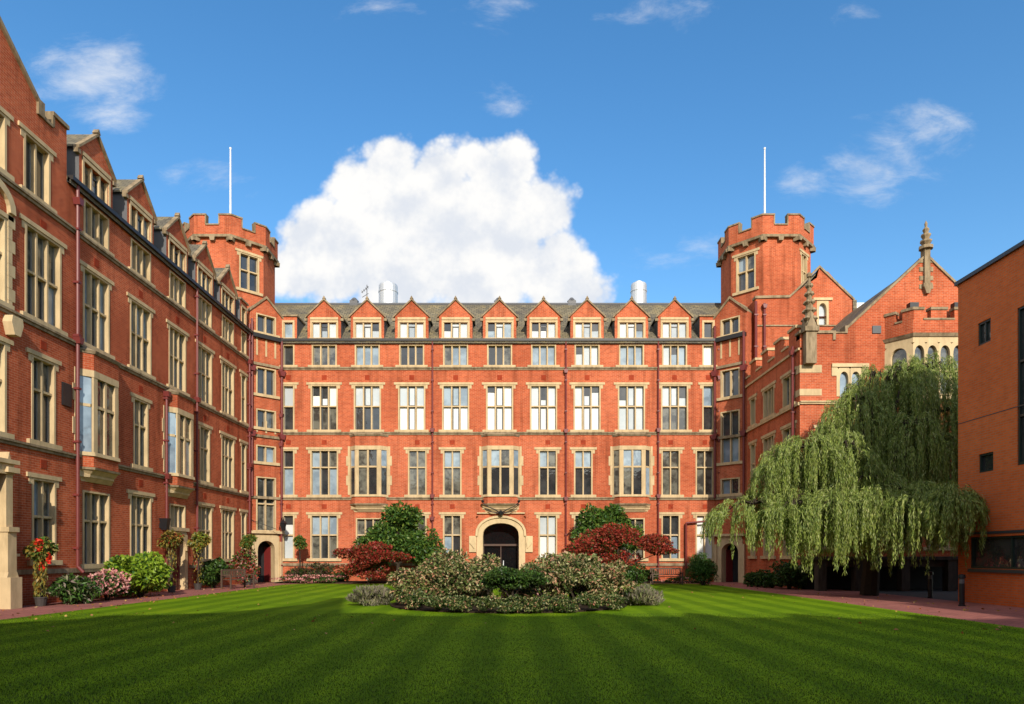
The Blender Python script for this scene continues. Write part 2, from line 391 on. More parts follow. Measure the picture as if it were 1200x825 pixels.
PICK = {'dark': [0, 0, 0, 1, 4], 'mid': [0, 1, 1, 4, 4], 'bright': [2, 2, 2, 3, 4], 'sky': [4, 4, 2, 1, 0]}
def panes(mb, Fr, cells, pick, d=-.20):
    for (a, b, c, e) in cells:
        m = pick if isinstance(pick, int) else rnd.choice(PICK[pick])
        t1, t2 = rnd.uniform(-.006, .006), rnd.uniform(-.006, .006)
        mb.face([Fr.p(a, c, d+t1), Fr.p(b, c, d-t1), Fr.p(b, e, d-t1+t2), Fr.p(a, e, d+t1+t2)], m)
def window(root, Fr, uc, hw, v0, v1, n=3, tr=None, up='mid', lo='dark', quoin=True, label=True, case=None, name='window', sm=None, lintel=True):
    """stone surround with mullions (part) > pane, casement (sub-parts). returns the wall opening"""
    mb = MB(); e = .003; jw = .085; D = -.26
    for s in (-1, 1):
        a, b = sorted((uc+s*(hw-e), uc+s*(hw-jw)))
        mb.fbox(Fr, a, b, v0+e, v1-e, D, .022)
        if quoin == 'full':
            q = v0 + .12; k = 0
            while q < v1-.25:
                h = .24
                if k % 2 == 0:
                    a, b = sorted((uc+s*(hw+e), uc+s*(hw+rnd.uniform(.11, .16))))
                    mb.fbox(Fr, a, b, q, min(q+h, v1-.05), -.05, .018)
                q += h*2.1; k += 2 if rnd.random() < .9 else 1
    mb.fbox(Fr, uc-hw+jw, uc+hw-jw, v1-.07, v1-e, D, .015)
    if lintel:
        mb.fbox(Fr, uc-hw-.24, uc+hw+.24, v1+e, v1+.14, -.1, .05)
        for s in (-1, 1):
            a, b = sorted((uc+s*(hw+.004), uc+s*(hw+.13)))
            mb.fbox(Fr, a, b, v1-.22, v1, -.1, .02)
    mb.fbox(Fr, uc-hw-.20, uc+hw+.20, v0-.13, v0+.03, D, .10)
    ia, ib = uc-hw+jw, uc+hw-jw; w = (ib-ia)/n; mw = .036
    for k in range(1, n): mb.fbox(Fr, ia+w*k-mw, ia+w*k+mw, v0+.03, v1-.07, D+.01, -.04)
    tiers = [(v0+.03, v1-.07)]
    if tr:
        mb.fbox(Fr, ia, ib, tr-mw, tr+mw, D+.02, -.05)
        tiers = [(v0+.03, tr-mw), (tr+mw, v1-.07)]
    win = mb.build(name, sm or ST, root)
    pm = MB(); cm = MB()
    for ti, (a, b) in enumerate(tiers):
        base = up if (ti == 1 or not tr) else lo
        same = rnd.choice(PICK[base]) if not isinstance(base, int) else base
        for k in range(n):
            l = ia+w*k+(mw if k else 0); r = ia+w*(k+1)-(mw if k < n-1 else 0)
            pk = same if rnd.random() < .75 else base
            panes(pm, Fr, [(l, r, a, b)], pk)
            if base in ('bright', 'sky') and rnd.random() < .22:      # a half-drawn blind
                cm_b = rnd.uniform(.3, .7); panes(pm, Fr, [(l, r, a+(b-a)*cm_b, b)], 0, -.188)
            fw = .02
            bold = (k == n//2 and case)
            if bold: fw = .06
            for (x0, x1, y0, y1) in ((l, l+fw, a, b), (r-fw, r, a, b), (l+fw, r-fw, a, a+fw), (l+fw, r-fw, b-fw, b)):
                cm.fbox(Fr, x0, x1, y0, y1, -.215, -.165, 0 if bold else 1)
    pm.build('pane', GL, win)
    cm.build('casement', [FRM, FRW], win)
    return (uc-hw, uc+hw, v0, v1)

def arch_pts(uc, hw, vs, va, n=14):
    return [(uc-hw*math.cos(math.pi*k/n), vs+(va-vs)*math.sin(math.pi*k/n)**.8) for k in range(n+1)]
def arch_frame(mb, Fr, uc, hw, v0, vs, va, W, H, d0, d1, m=0):
    """stone panel with an arched opening: half width W, top at H, opening half width hw"""
    pts = [(uc-hw, v0)] + arch_pts(uc, hw, vs, va) + [(uc+hw, v0)]
    out = [(uc-W, v0)]
    for (u, v) in pts[1:-1]:
        a, b = u-uc, v-vs
        sc = min(W/abs(a) if abs(a) > 1e-6 else 1e9, (H-vs)/b if b > 1e-6 else 1e9)
        out.append((uc+a*sc, vs+b*sc))
    out.append((uc+W, v0))
    for i in range(len(pts)-1):
        for d in (d1,): mb.face([Fr.p(*pts[i], d), Fr.p(*pts[i+1], d), Fr.p(*out[i+1], d), Fr.p(*out[i], d)], m)
        mb.face([Fr.p(*pts[i], d1), Fr.p(*pts[i+1], d1), Fr.p(*pts[i+1], d0), Fr.p(*pts[i], d0)], m)
        mb.face([Fr.p(*out[i], d1), Fr.p(*out[i+1], d1), Fr.p(*out[i+1], -.1), Fr.p(*out[i], -.1)], m)
def arch_ring(mb, Fr, uc, hw, vs, va, w, d0, d1, m=0):
    a = arch_pts(uc, hw, vs, va); b = arch_pts(uc, hw+w, vs, va+w)
    for i in range(len(a)-1):
        mb.hexa([Fr.p(*a[i], d0), Fr.p(*a[i+1], d0), Fr.p(*b[i+1], d0), Fr.p(*b[i], d0)], [Fr.p(*a[i], d1), Fr.p(*a[i+1], d1), Fr.p(*b[i+1], d1), Fr.p(*b[i], d1)], m)

def pipe(root, Fr, u, v0, v1, r=.05, hop=(), shoe=True):
    mb = MB()
    mb.tube(Fr.p(u, v0, .12), Fr.p(u, v1, .12), r, n=8)
    for h in hop:
        mb.fprism(Fr, [(u-.08, h), (u+.08, h), (u+.13, h+.22), (u-.13, h+.22)], .02, .26)
    v = v0+.6
    while v < v1:
        mb.fbox(Fr, u-r*1.35, u+r*1.35, v, v+.07, .0, .2); v += 1.8
    if shoe: mb.tube(Fr.p(u, v0, .12), Fr.p(u+.05, v0-.2, .28), r, n=8)
    return mb.build('downpipe', PIPE, root)

# floor levels shared by the ranges
G0, G1 = 1.35, 3.95
A0, A1 = 5.08, 7.75
B0, B1 = 8.88, 11.55
C0, C1 = 12.66, 13.92
S1, S2, S3 = 4.80, 8.62, 12.42
EAVE = 14.05
def bands(root, Fr, u0, u1, gut=True, cuts=()):
    mb = MB()
    for v in (S1, S2, S3):
        mb.fbox(Fr, u0, u1, v, v+.09, -.1, .06); mb.fbox(Fr, u0, u1, v+.09, v+.16, -.1, .11)
    segs = []; a = u0
    for c0, c1 in sorted(cuts): segs.append((a, c0)); a = c1
    segs.append((a, u1))
    for a, b in segs:
        if b > a: mb.fbox(Fr, a, b, .95, 1.10, -.1, .09)
    mb.build('string_course', STD, root)
    if gut:
        g = MB()
        g.fbox(Fr, u0, u1, EAVE-.07, EAVE+.02, -.1, .10); g.fbox(Fr, u0, u1, EAVE+.02, EAVE+.16, .02, .22)
        g.build('gutter', DK, root)
def vents(root, Fr, us, vs):
    for u in us:
        for v in vs:
            mb = MB(); mb.fbox(Fr, u-.14, u+.14, v-.14, v+.14, -.05, .012); mb.build('air_brick', BRT, root)

def dormer(root, Fr, uc, hw=.98, n=3, single=False, up='bright'):
    mb = MB()       # 0 brick, 1 stone, 2 slate, 3 lead
    v0 = EAVE+.17; vsh = 15.55; va = 16.5 if not single else 15.6
    wh = .72 if not single else .27
    ops = [(uc-wh, uc+wh, v0+.03, 15.2)]
    wall(mb, Fr, uc-hw, uc+hw, v0, vsh, ops, 0, .2)
    if not single:
        mb.face([Fr.p(uc-hw, vsh), Fr.p(uc+hw, vsh), Fr.p(uc, va-.02)], 0)
    for s in (-1, 1):
        mb.face([Fr.p(uc+s*hw, v0), Fr.p(uc+s*hw, vsh), Fr.p(uc+s*hw, vsh, -2.0), Fr.p(uc+s*hw, v0, -.3)], 3)
        if not single:
            # roof slope with an overhang, and a stone coping on the gable edge
            mb.hexa([Fr.p(uc, va, -.05), Fr.p(uc+s*(hw+.1), vsh-.05, -.05), Fr.p(uc+s*(hw+.1), vsh-.05, -2.2), Fr.p(uc, va, -2.9)],
                    [Fr.p(uc, va+.07, -.05), Fr.p(uc+s*(hw+.1), vsh+.02, -.05), Fr.p(uc+s*(hw+.1), vsh+.02, -2.2), Fr.p(uc, va+.07, -2.9)], 2)
            mb.fprism(Fr, [(uc, va), (uc, va+.11), (uc+s*(hw+.12), vsh+.0), (uc+s*(hw+.12), vsh-.10)], -.12, .09, 4)
            mb.fbox(Fr, min(uc+s*(hw-.02), uc+s*(hw+.16)), max(uc+s*(hw-.02), uc+s*(hw+.16)), vsh-.26, vsh-.11, -.1, .06, 4)
    if single:
        mb.fbox(Fr, uc-hw-.05, uc+hw+.05, vsh, vsh+.09, -2.0, .08, 4)
    else:
        mb.fbox(Fr, uc-hw+.16, uc+hw-.16, 15.36, 15.50, -.1, .05, 1)
        mb.fprism(Fr, [(uc-.10, va+.08), (uc+.10, va+.08), (uc, va+.25)], -.1, .1, 4)
    for s in (-1, 1):
        a, b = sorted((uc+s*(wh+.003), uc+s*(wh+.10)))
        mb.fbox(Fr, a, b, v0+.03, 15.33, -.1, .03, 1)
    mb.fbox(Fr, uc-wh-.1, uc+wh+.1, 15.203, 15.33, -.1, .032, 1)
    d = mb.build('dormer', [BR, ST, SL, LEAD, STD], root)
    w = MB(); a, b = v0+.06, 15.2; W = 2*wh/n
    for k in range(n+1): w.fbox(Fr, uc-wh+W*k-.04, uc-wh+W*k+.04, a, b, -.18, -.02, 5)
    w.fbox(Fr, uc-wh-.15, uc+wh+.15, v0+.01, v0+.07, -.18, .10, 5)
    for k in range(n):
        l, r = uc-wh+W*k+.04, uc-wh+W*(k+1)-.04
        pk = rnd.choice(PICK[up]); panes(w, Fr, [(l, r, a, b)], pk, -.14)
        if rnd.random() < .3: panes(w, Fr, [(l, r, (a+b)/2, b)], 0, -.125)
        if k == n//2 and not single:
            for (x0, x1, y0, y1) in ((l, l+.045, a, b-.2), (r-.045, r, a, b-.2), (l, r, a, a+.045), (l, r, b-.245, b-.2)): w.fbox(Fr, x0, x1, y0, y1, -.13, -.09, 6)
    w.build('window', GL + [ST, FRM], d)

def oriel(root, Fr, uc, hw=1.12, pr=.36, fr=.74, up='mid', lo='dark'):
    """shallow canted stone window bay on corbels"""
    mb = MB()    # 0 stone 1 brick 2 weathered
    plan = lambda k, b=0: [(-hw-b*.5, 0), (-fr*k-b*.3, pr*k+b), (fr*k+b*.3, pr*k+b), (hw+b*.5, 0)]
    def sect(v0, v1, pl0, pl1, m):
        mb.hexa([Fr.p(uc+u, v0, d-.02 if d == 0 else d) for u, d in pl0], [Fr.p(uc+u, v1, d-.02 if d == 0 else d) for u, d in pl1], m)
    full = plan(1)
    st = [(-hw*.86, 0), (-fr*.8, .05), (fr*.8, .05), (hw*.86, 0)]
    sect(4.10, 4.25, st, [(-hw*.95, 0), (-fr*.9, .18), (fr*.9, .18), (hw*.95, 0)], 0)
    sect(4.25, 4.33, [(-hw, 0), (-fr*.95, .2), (fr*.95, .2), (hw, 0)], [(-hw, 0), (-fr*.95, .22), (fr*.95, .22), (hw, 0)], 0)
    sect(4.33, 4.50, [(-hw*.97, 0), (-fr*.93, .2), (fr*.93, .2), (hw*.97, 0)], [(-hw, 0), (-fr, pr), (fr, pr), (hw, 0)], 0)
    sect(4.50, 4.58, plan(1, .05), plan(1, .07), 2)
    sect(4.58, 4.97, full, full, 1)
    sect(4.97, 5.10, plan(1, .07), plan(1, .05), 0)
    sect(7.70, 7.93, plan(1, .015), plan(1, .015), 0)
    sect(7.93, 8.50, full, full, 1)
    sect(8.50, 8.60, plan(1, .05), plan(1, .10), 2)
    sect(8.60, 8.80, plan(1, .10), [(-hw*.8, 0), (-fr*.8, .03), (fr*.8, .03), (hw*.8, 0)], 2)
    # posts at the corners, mullion, transom
    for s in (-1, 1):
        mb.hexa([Fr.p(uc+s*a, 5.1, b) for a, b in ((hw, -.1), (hw+.001, .0), (hw-.07, .065), (hw-.14, -.06))], [Fr.p(uc+s*a, 7.7, b) for a, b in ((hw, -.1), (hw+.001, .0), (hw-.07, .065), (hw-.14, -.06))], 0)
        mb.hexa([Fr.p(uc+s*a, 5.1, b) for a, b in ((fr+.04, pr-.05), (fr, pr), (fr-.22, pr), (fr-.19, pr-.14))], [Fr.p(uc+s*a, 7.7, b) for a, b in ((fr+.04, pr-.05), (fr, pr), (fr-.22, pr), (fr-.19, pr-.14))], 0)
        # toothed quoins on the brick beside the bay
        for q in range(5):
            a, b = sorted((uc+s*(hw+.0), uc+s*(hw+(.22 if q % 2 else .12))))
            mb.fbox(Fr, a, b, 5.1+q*.57, 5.1+q*.57+.562, -.05, .025, 0)
    mb.fbox(Fr, uc-.055, uc+.055, 5.1, 7.7, pr-.16, pr-.02, 0)
    TR = 6.72
    mb.fbox(Fr, uc-fr+.1, uc+fr-.1, TR-.05, TR+.05, pr-.16, pr-.03, 0)
    for s in (-1, 1):
        mb.hexa([Fr.p(uc+s*(hw-.1), TR-.05, .05), Fr.p(uc+s*(fr+.05), TR-.05, pr-.08), Fr.p(uc+s*(fr+.03), TR-.05, pr-.18), Fr.p(uc+s*(hw-.1), TR-.05, -.05)],
                [Fr.p(uc+s*(hw-.1), TR+.05, .05), Fr.p(uc+s*(fr+.05), TR+.05, pr-.08), Fr.p(uc+s*(fr+.03), TR+.05, pr-.18), Fr.p(uc+s*(hw-.1), TR+.05, -.05)], 0)
    o = mb.build('bay_window', [ST, BR, STD], root)
    pm = MB()
    for (a, b), kd in (((5.1, TR-.05), lo), ((TR+.05, 7.7), up)):
        panes(pm, Fr, [(uc-fr+.19, uc-.05, a, b), (uc+.05, uc+fr-.19, a, b)], kd, pr-.11)
        for s in (-1, 1):
            pm.face([Fr.p(uc+s*(hw-.06), a, .02), Fr.p(uc+s*(fr+.0), a, pr-.08), Fr.p(uc+s*(fr+.0), b, pr-.08), Fr.p(uc+s*(hw-.06), b, .02)], rnd.choice(PICK[kd]))
    pm.build('pane', GL, o)
    return (uc-hw+.12, uc+hw-.12, 5.1, 7.7)

# ------------------------------------------------------------------ ground
g = MB(); g.face([(-400, -300, -.012), (400, -300, -.012), (400, 700, -.012), (-400, 700, -.012)]); struct('ground', g, GRND)
LX0, LX1, LY1 = -12.0, 10.6, 37.3
g = MB(); 
cr = 1.6
pts = [(LX0, -7), (LX1, -7)]
for k in range(9): a = k/8*math.pi/2; pts.append((LX1-cr+cr*math.cos(a), LY1-cr+cr*math.sin(a)))
for k in range(9): a = math.pi/2+k/8*math.pi/2; pts.append((LX0+cr+cr*math.cos(a), LY1-cr+cr*math.sin(a)))
g.face([(x, y, .012) for x, y in pts]); struct('lawn', g, LAWN)
g = MB(); g.face([(-14.84, -7, 0), (LX0+3, -7, 0), (LX0+3, 38.9, 0), (-14.84, 38.9, 0)]); struct('path_left', g, PAVE)
g = MB(); g.face([(LX1-3, -7, 0), (14.9, -7, 0), (14.9, 40, 0), (LX1-3, 40, 0)]); struct('path_right', g, PAVE)
g = MB(); g.face([(LX0+2, 36.5, -.004), (LX1-2, 36.5, -.004), (LX1-2, 40, -.004), (LX0+2, 40, -.004)]); struct('path_back', g, PAVE)
g = MB()
for sgn, a, b in ((1, -13.2, -2.3), (1, .2, 10.9)):
    g.vprism([(a, 38.0), (b, 38.0), (b, 39.98), (a, 39.98)], -.01, .07)
struct('flower_bed', g, SOIL)
g = MB(); n = 40
g.vprism([(-.1+3.6*math.cos(2*math.pi*k/n), 21.0+3.2*math.sin(2*math.pi*k/n)) for k in range(n)], 0, .05); struct('flower_bed_round', g, SOIL)

# ------------------------------------------------------------------ central range
BK = F((0, 40, 0), (1, 0, 0), (0, -1, 0))
def bx(px): return (px-600)*.05
CR = thing('brick_range', 'long sunlit red brick range with nine gabled dormers across the back of the lawn', 'building', (bx(586), 40, 0))
UL, UR = -13.5, 11.95
ops = []
trip = [380, 430.5, 482.5, 534, 585.5, 637, 688, 740, 790.5]
upC = ['mid', 'mid', 'sky', 'sky', 'mid', 'mid', 'bright', 'mid', 'bright']
for i, px in enumerate(trip):
    u = bx(px)
    b_lo = [1, 0, 3, 3, 3, 3, 3, 'sky', 'mid'][i]
    ops.append(window(CR, BK, u, .80, B0, B1, 3, 10.3, up='bright', lo=b_lo, case=True))
    ops.append(window(CR, BK, u, .74, C0, C1, 3, None, up=upC[i], lintel=False))
    dormer(CR, BK, u)
for px, a, b in ((338, 'bright', 0), (830, 4, 0)):
    ops.append(window(CR, BK, bx(px), .36, B0, B1, 1, 10.3, up=a, lo=b))
    ops.append(window(CR, BK, bx(px), .36, C0, C1, 1, None, up='mid' if px < 500 else 3, lintel=False))
    dormer(CR, BK, bx(px), .5, 1, True, 'mid')
ops.append(window(CR, BK, bx(338), .36, A0, A1, 1, 6.72, up='dark', lo='dark'))
ops.append(window(CR, BK, bx(380), .82, A0, A1, 3, 6.72, up='dark', lo='dark'))
for px in (489, 530, 642, 683.5, 786, 826):
    ops.append(window(CR, BK, bx(px), .55, A0, A1, 2, 6.72, up='mid', lo='dark'))
for px in (432.5, 586.5, 740):
    ops.append(oriel(CR, BK, bx(px), up='mid', lo='dark'))
ops.append(window(CR, BK, bx(338), .36, G0, G1, 1, 2.75, up='bright', lo='bright'))
ops.append(window(CR, BK, bx(380), .82, G0, G1, 3, 2.75, up='dark', lo='mid'))
for px, a, b in ((489, 'dark', 'dark'), (530, 'dark', 'dark'), (642, 2, 3), (683.5, 'dark', 'dark'), (786, 'dark', 'dark'), (826, 3, 3)):
    ops.append(window(CR, BK, bx(px), .55, G0, G1, 2, 2.75, up=a, lo=b))
for px in (432.5, 740):
    ops.append(window(CR, BK, bx(px), .78, G0, 3.75, 3, 2.75, up='mid', lo='dark', lintel=False))
du = bx(587)
ops.append((du-1.45, du+1.45, 0, 3.85))
mb = MB(); wall(mb, BK, UL, UR, 0, EAVE, ops)
mb.box(UL, UR, 48, 48.2, 0, EAVE)
mb.build('wall', [BR], CR)
vents(CR, BK, [bx(p) for p in trip+[338, 830]], [11.98]); vents(CR, BK, [bx(p) for p in (338, 380, 489, 530, 642, 683.5, 786, 826)], [8.18, 4.42])
bands(CR, BK, UL, UR, cuts=[(du-1.9, du+1.9)])
mb = MB()
for (y0, z0, y1, z1) in ((39.85, EAVE+.05, 43.9, 17.7), (48.1, EAVE+.05, 43.9, 17.7)):
    mb.hexa([(UL-3, y0, z0), (UR+3, y0, z0), (UR+3, y1, z1), (UL-3, y1, z1)], [(UL-3, y0, z0-.15), (UR+3, y0, z0-.15), (UR+3, y1, z1-.15), (UL-3, y1, z1-.15)], 0)
mb.tube((UL-3, 43.9, 17.70), (UR+3, 43.9, 17.70), .11, n=8, m=1)
mb.build('roof', [SL, LEAD], CR)
for px, top, hops in ((507, EAVE, (8.75, 4.9, 3.6)), (663, EAVE, (12.2, 8.7, 4.75)), (771, EAVE+.3, (8.75, 4.9))):
    pipe(CR, BK, bx(px), .35, top, hop=hops)
pipe(CR, BK, bx(842)+.0, .35, EAVE+.05, .06, hop=(11.8, 8.2, 4.9))
pipe(CR, BK, bx(331)-.02, .35, EAVE+.05, .06, hop=(12.2, 9.6, 7.9))
mb = MB(); q = BK
mb.path([BK.p(bx(826)+.75, 3.6, .2), BK.p(bx(803), 3.45, .2), BK.p(bx(803), .4, .2)], .055); mb.build('downpipe', PIPE, CR)
# entrance
mb = MB()
arch_frame(mb, BK, du, 1.06, 0, 2.7, 3.46, 1.5, 3.9, -.75, .004, 1)
arch_ring(mb, BK, du, 1.05, 2.7, 3.45, .30, -.78, .06)
arch_ring(mb, BK, du, 1.36, 2.7, 3.76, .13, -.1, .15)
for s in (-1, 1): mb.fbox(BK, min(du+s*1.055, du+s*1.42), max(du+s*1.055, du+s*1.42), 0, 2.71, -.77, .055)
for s in (-1, 1):
    for (a, b, v0, v1, d) in ((1.44, 1.86, 1.75, 2.7, .10),):
        x0, x1 = sorted((du+s*a, du+s*b)); mb.fbox(BK, x0, x1, v0, v1, -.1, d)
    mb.fprism(BK, [(du+s*1.55, 1.95), (du+s*1.82, 2.28), (du+s*1.55, 2.6), (du+s*1.5, 2.28)], .1, .17)
mb.fprism(BK, [(du-1.4, 4.0), (du+1.4, 4.0), (du+1.4, 4.07), (du-1.4, 4.07)], -.05, .14)
ent = mb.build('entrance_arch', [STC, BR], CR)
mb = MB()
mb.fbox(BK, du-1.3, du+1.3, 0, 3.7, -.95, -.9, 0)
mb.fbox(BK, du-1.1, du+1.1, 2.12, 2.24, -.88, -.72, 1)
for k in (-1.05, -.02, 1.0): mb.fbox(BK, du+k-.02, du+k+.03, 0, 2.12, -.88, -.78, 1)
door = mb.build('door', [G_K, WOOD], CR)
mb = MB()
for s in (-1, 1): mb.fbox(BK, min(du+s*.12, du+s*.16), max(du+s*.12, du+s*.16), .85, 1.25, -.78, -.72)
mb.build('handle', STEEL, door)
mb = MB()
for s in (-1, 1):
    mb.path([BK.p(du, 4.0, .30), BK.p(du+s*.35, 4.22, .38), BK.p(du+s*.75, 4.38, .42), BK.p(du+s*1.05, 4.62, .42)], .035, .02)
    mb.path([BK.p(du, 4.0, .3), BK.p(du+s*.55, 4.08, .34), BK.p(du+s*.95, 4.28, .34)], .03, .02)
    mb.lathe(BK.p(du+s*1.05, 4.6, .42), [(0, 0), (.07, .03), (.09, .12), (0, .2)], 8)
mb.tube(BK.p(du, 4.0, 0), BK.p(du, 4.02, .34), .05); mb.lathe(BK.p(du, 3.86, .34), [(0, 0), (.13, .06), (.16, .2), (.05, .3), (0, .34)], 10)
mb.build('lamp_bracket', IRON, CR)
# roof fittings
for px, r, top, nm in ((455, .62, 334, 0), (748.5, .52, 333, 0)):
    mb = MB(); Y = 45.0; X = (px-600)*Y/800; zt = 1.5+(652-top)*Y/800
    mb.lathe((X, Y, 0), [(r, 16.2), (r, zt-.12), (r*.92, zt), (r*.5, zt+.02), (r*.42, zt+.16), (0, zt+.2)], 20)
    mb.lathe((X, Y, 0), [(r+.02, zt-.55), (r+.03, zt-.5), (r+.02, zt-.45)], 20)
    mb.build('flue', STEEL, CR, smooth=False)
mb = MB(); X = (430-600)*44/800
mb.tube((X, 44, 17.5), (X, 44, 19.0), .025); mb.tube((X-.35, 44, 18.5), (X+.1, 44, 18.9), .02); mb.tube((X-.3, 44, 18.2), (X+.1, 44, 18.45), .02)
for k in range(4): mb.tube((X-.3+k*.12, 43.8, 18.55+k*.1), (X-.3+k*.12, 44.2, 18.55+k*.1), .012)
mb.build('aerial', LEAD, CR)
for px in (415, 584, 670):
    mb = MB(); X = (px-600)*44/800; mb.box(X-.25, X+.25, 43.8, 44.3, 17.5, 17.95); mb.lathe((X, 44.05, 17.95), [(.3, 0), (.1, .22), (0, .24)], 8)
    mb.build('ridge_vent', LEAD, CR)

# ------------------------------------------------------------------ left range
W = 14.84
LF = F((-W, 0, 0), (0, 1, 0), (1, 0, 0))
def lz(px): return 800*W/(600-px)
LR = thing('brick_range', 'red brick range with dormers and a red downpipe along the left side of the lawn', 'building', (-W, 30, 0))
ops = []
bays = [lz(p) for p in (113, 165, 208, 240, 267)]
for i, u in enumerate(bays):
    ops.append(window(LR, LF, u, .78, B0, B1, 3, 10.3, up='mid', lo='mid'))
    ops.append(window(LR, LF, u, .74, C0, C1, 3, None, up='mid', lintel=False))
    dormer(LR, LF, u, up='mid')
u6 = lz(285.5)
ops.append(window(LR, LF, u6, .36, B0, B1, 1, 10.3, up='dark', lo='dark')); ops.append(window(LR, LF, u6, .36, C0, C1, 1, None, up='dark', lintel=False)); dormer(LR, LF, u6, .5, 1, True, 'mid')
ops.append(window(LR, LF, u6, .36, A0, A1, 1, 6.72, up='dark')); ops.append(window(LR, LF, u6, .36, G0, G1, 1, 2.75, up='dark'))
for i in (0, 2): ops.append(oriel(LR, LF, bays[i], up='sky', lo='mid'))
ops.append(window(LR, LF, bays[1], .55, A0, A1, 2, 6.72, up='mid')); ops.append(window(LR, LF, bays[3], .55, A0, A1, 2, 6.72, up='mid')); ops.append(window(LR, LF, bays[4], .80, A0, A1, 3, 6.72, up='mid'))
ops.append(window(LR, LF, bays[0], .80, G0-.15, 3.8, 3, 2.75, up='mid', lintel=False))
for i in (1, 3, 4): ops.append(window(LR, LF, bays[i], .78, G0, G1, 3, 2.75, up='mid'))
ops.append(window(LR, LF, bays[2], .72, 2.75, 3.8, 3, None, up='mid', lintel=False))
ops.append((bays[2]-.85, bays[2]+.85, 0, 2.6))
# gabled pavilion at the near end
PV1, PVC = 22.75, 18.4
PV0 = 2*PVC-PV1
up_ = lz(43.5)
ops.append(window(LR, LF, up_, .60, 12.66, 14.45, 2, None, up='dark', lintel=True))
ops.append(window(LR, LF, lz(51), .84, B0, 11.7, 3, 10.3, up='mid'))
ops.append(window(LR, LF, lz(51), .56, A0, A1, 2, 6.72, up='mid'))
ops.append(window(LR, LF, lz(51.5), .56, G0, G1, 2, 2.75, up='mid'))
for v0, v1 in ((A0, A1), (B0, 11.4), (12.7, 14.4)):
    ops.append(window(LR, LF, 19.0, 1.03, v0, v1, 4, v0+(v1-v0)*.58 if v0 < 12 else None, up='mid', sm=STC))
for k in (15.6, 12.0, 9.2):
    for v0, v1 in ((G0, G1), (A0, A1), (B0, B1), (C0, C1)): ops.append(window(LR, LF, k, .6, v0, v1, 2, None, up='mid'))
mb = MB()
wall(mb, LF, 4, PV1, 0, 14.6, [o for o in ops if o[0] < PV1]); wall(mb, LF, PV1, 38.66, 0, EAVE, [o for o in ops if o[0] > PV1])
gp = [(PV0, 14.6), (PV1, 14.6), (PV1, 15.32), (21.55, 15.32), (21.45, 15.62), (PVC, 17.9), (15.35, 15.62), (15.25, 15.32), (PV0, 15.32)]
mb.face([LF.p(a, b) for a, b in gp])
mb.face([(-W, PV1, EAVE), (-W, PV1, 15.32), (-W-.45, PV1, 15.32), (-W-.45, PV1, EAVE)])
mb.face([LF.p(a, b, -.45) for a, b in gp])
for a, b in ((22.05, PV1), (PV0, PV0+.7)): mb.fbox(LF, a, b, 15.32, 15.72, -.447, -.003)
mb.build('wall', BR, LR)
mb = MB()
for a, b, c, d in ((PVC, 17.9, 21.42, 15.6), (15.38, 15.6, PVC, 17.9)):
    mb.fprism(LF, [(a, b), (c, d), (c, d+.14), (a, b+.16)], -.52, .09)
mb.fbox(LF, 21.3, 21.58, 15.32, 15.8, -.5, .08)
for a, b in ((22.0, PV1+.03), (PV0-.03, PV0+.75)): mb.fbox(LF, a, b, 15.72, 15.85, -.5, .08)
mb.fbox(LF, 21.55, 22.02, 15.323, 15.42, -.5, .06)
mb.fbox(LF, 22.0, 22.1, 15.38, 15.72, -.48, .05)
mb.build('coping', STD, LR)
bands(LR, LF, 4, PV1, gut=False); 
mb = MB()
g = MB(); u0 = PV1
for v in (S1, S2, S3): g.fbox(LF, u0, 38.66, v, v+.09, -.1, .06); g.fbox(LF, u0, 38.66, v+.09, v+.16, -.1, .11)
for a, b in ((u0, bays[2]-1.1), (bays[2]+1.1, 38.66)): g.fbox(LF, a, b, .95, 1.1, -.1, .09)
g.build('string_course', STD, LR)
g = MB(); g.fbox(LF, u0, 38.66, EAVE-.07, EAVE+.02, -.1, .10); g.fbox(LF, u0, 38.66, EAVE+.02, EAVE+.16, .02, .22); g.build('gutter', DK, LR)
vents(LR, LF, bays+[lz(51)], [11.98]); vents(LR, LF, [bays[1], bays[3], bays[4], lz(51)], [8.18, 4.42])
mb = MB()
for (x0, z0, x1, z1) in ((-W+.12, EAVE+.05, -W-3.9, 17.6), (-W-8, EAVE+.05, -W-3.9, 17.6)):
    mb.hexa([(x0, PV1, z0), (x0, 42, z0), (x1, 42, z1), (x1, PV1, z1)], [(x0, PV1, z0-.15), (x0, 42, z0-.15), (x1, 42, z1-.15), (x1, PV1, z1-.15)])
for s in (-1, 1):
    mb.hexa([(-W-.3, PVC, 17.75), (-W-.3, PVC+s*4.3, 14.6), (-W-8, PVC+s*4.3, 14.6), (-W-8, PVC, 17.75)], [(-W-.3, PVC, 17.6), (-W-.3, PVC+s*4.3, 14.45), (-W-8, PVC+s*4.3, 14.45), (-W-8, PVC, 17.6)])
mb.hexa([(-W-.2, 4, 14.4), (-W-8, 4, 14.4), (-W-8, 14.2, 14.4), (-W-.2, 14.2, 14.4)], [(-W-.2, 4, 14.6), (-W-8, 4, 14.6), (-W-8, 14.2, 14.6), (-W-.2, 14.2, 14.6)])
mb.build('roof', SL, LR)
mb = MB(); mb.box(-W-8.2, -W-8, 4, 42, 0, EAVE); mb.box(-W-8, -W-.02, 3.8, 4, 0, 14.5); mb.build('rear_wall', BR, LR)
pipe(LR, LF, lz(87), 1.15, EAVE, .058, hop=(13.4, 8.7)); pipe(LR, LF, lz(192), .4, 8.5, .055, hop=(8.3, 4.8)); pipe(LR, LF, lz(228), .4, EAVE, .055, hop=(8.7,)); pipe(LR, LF, lz(290), .4, EAVE+.5, .06, hop=(12.3, 8.5, 6.5))
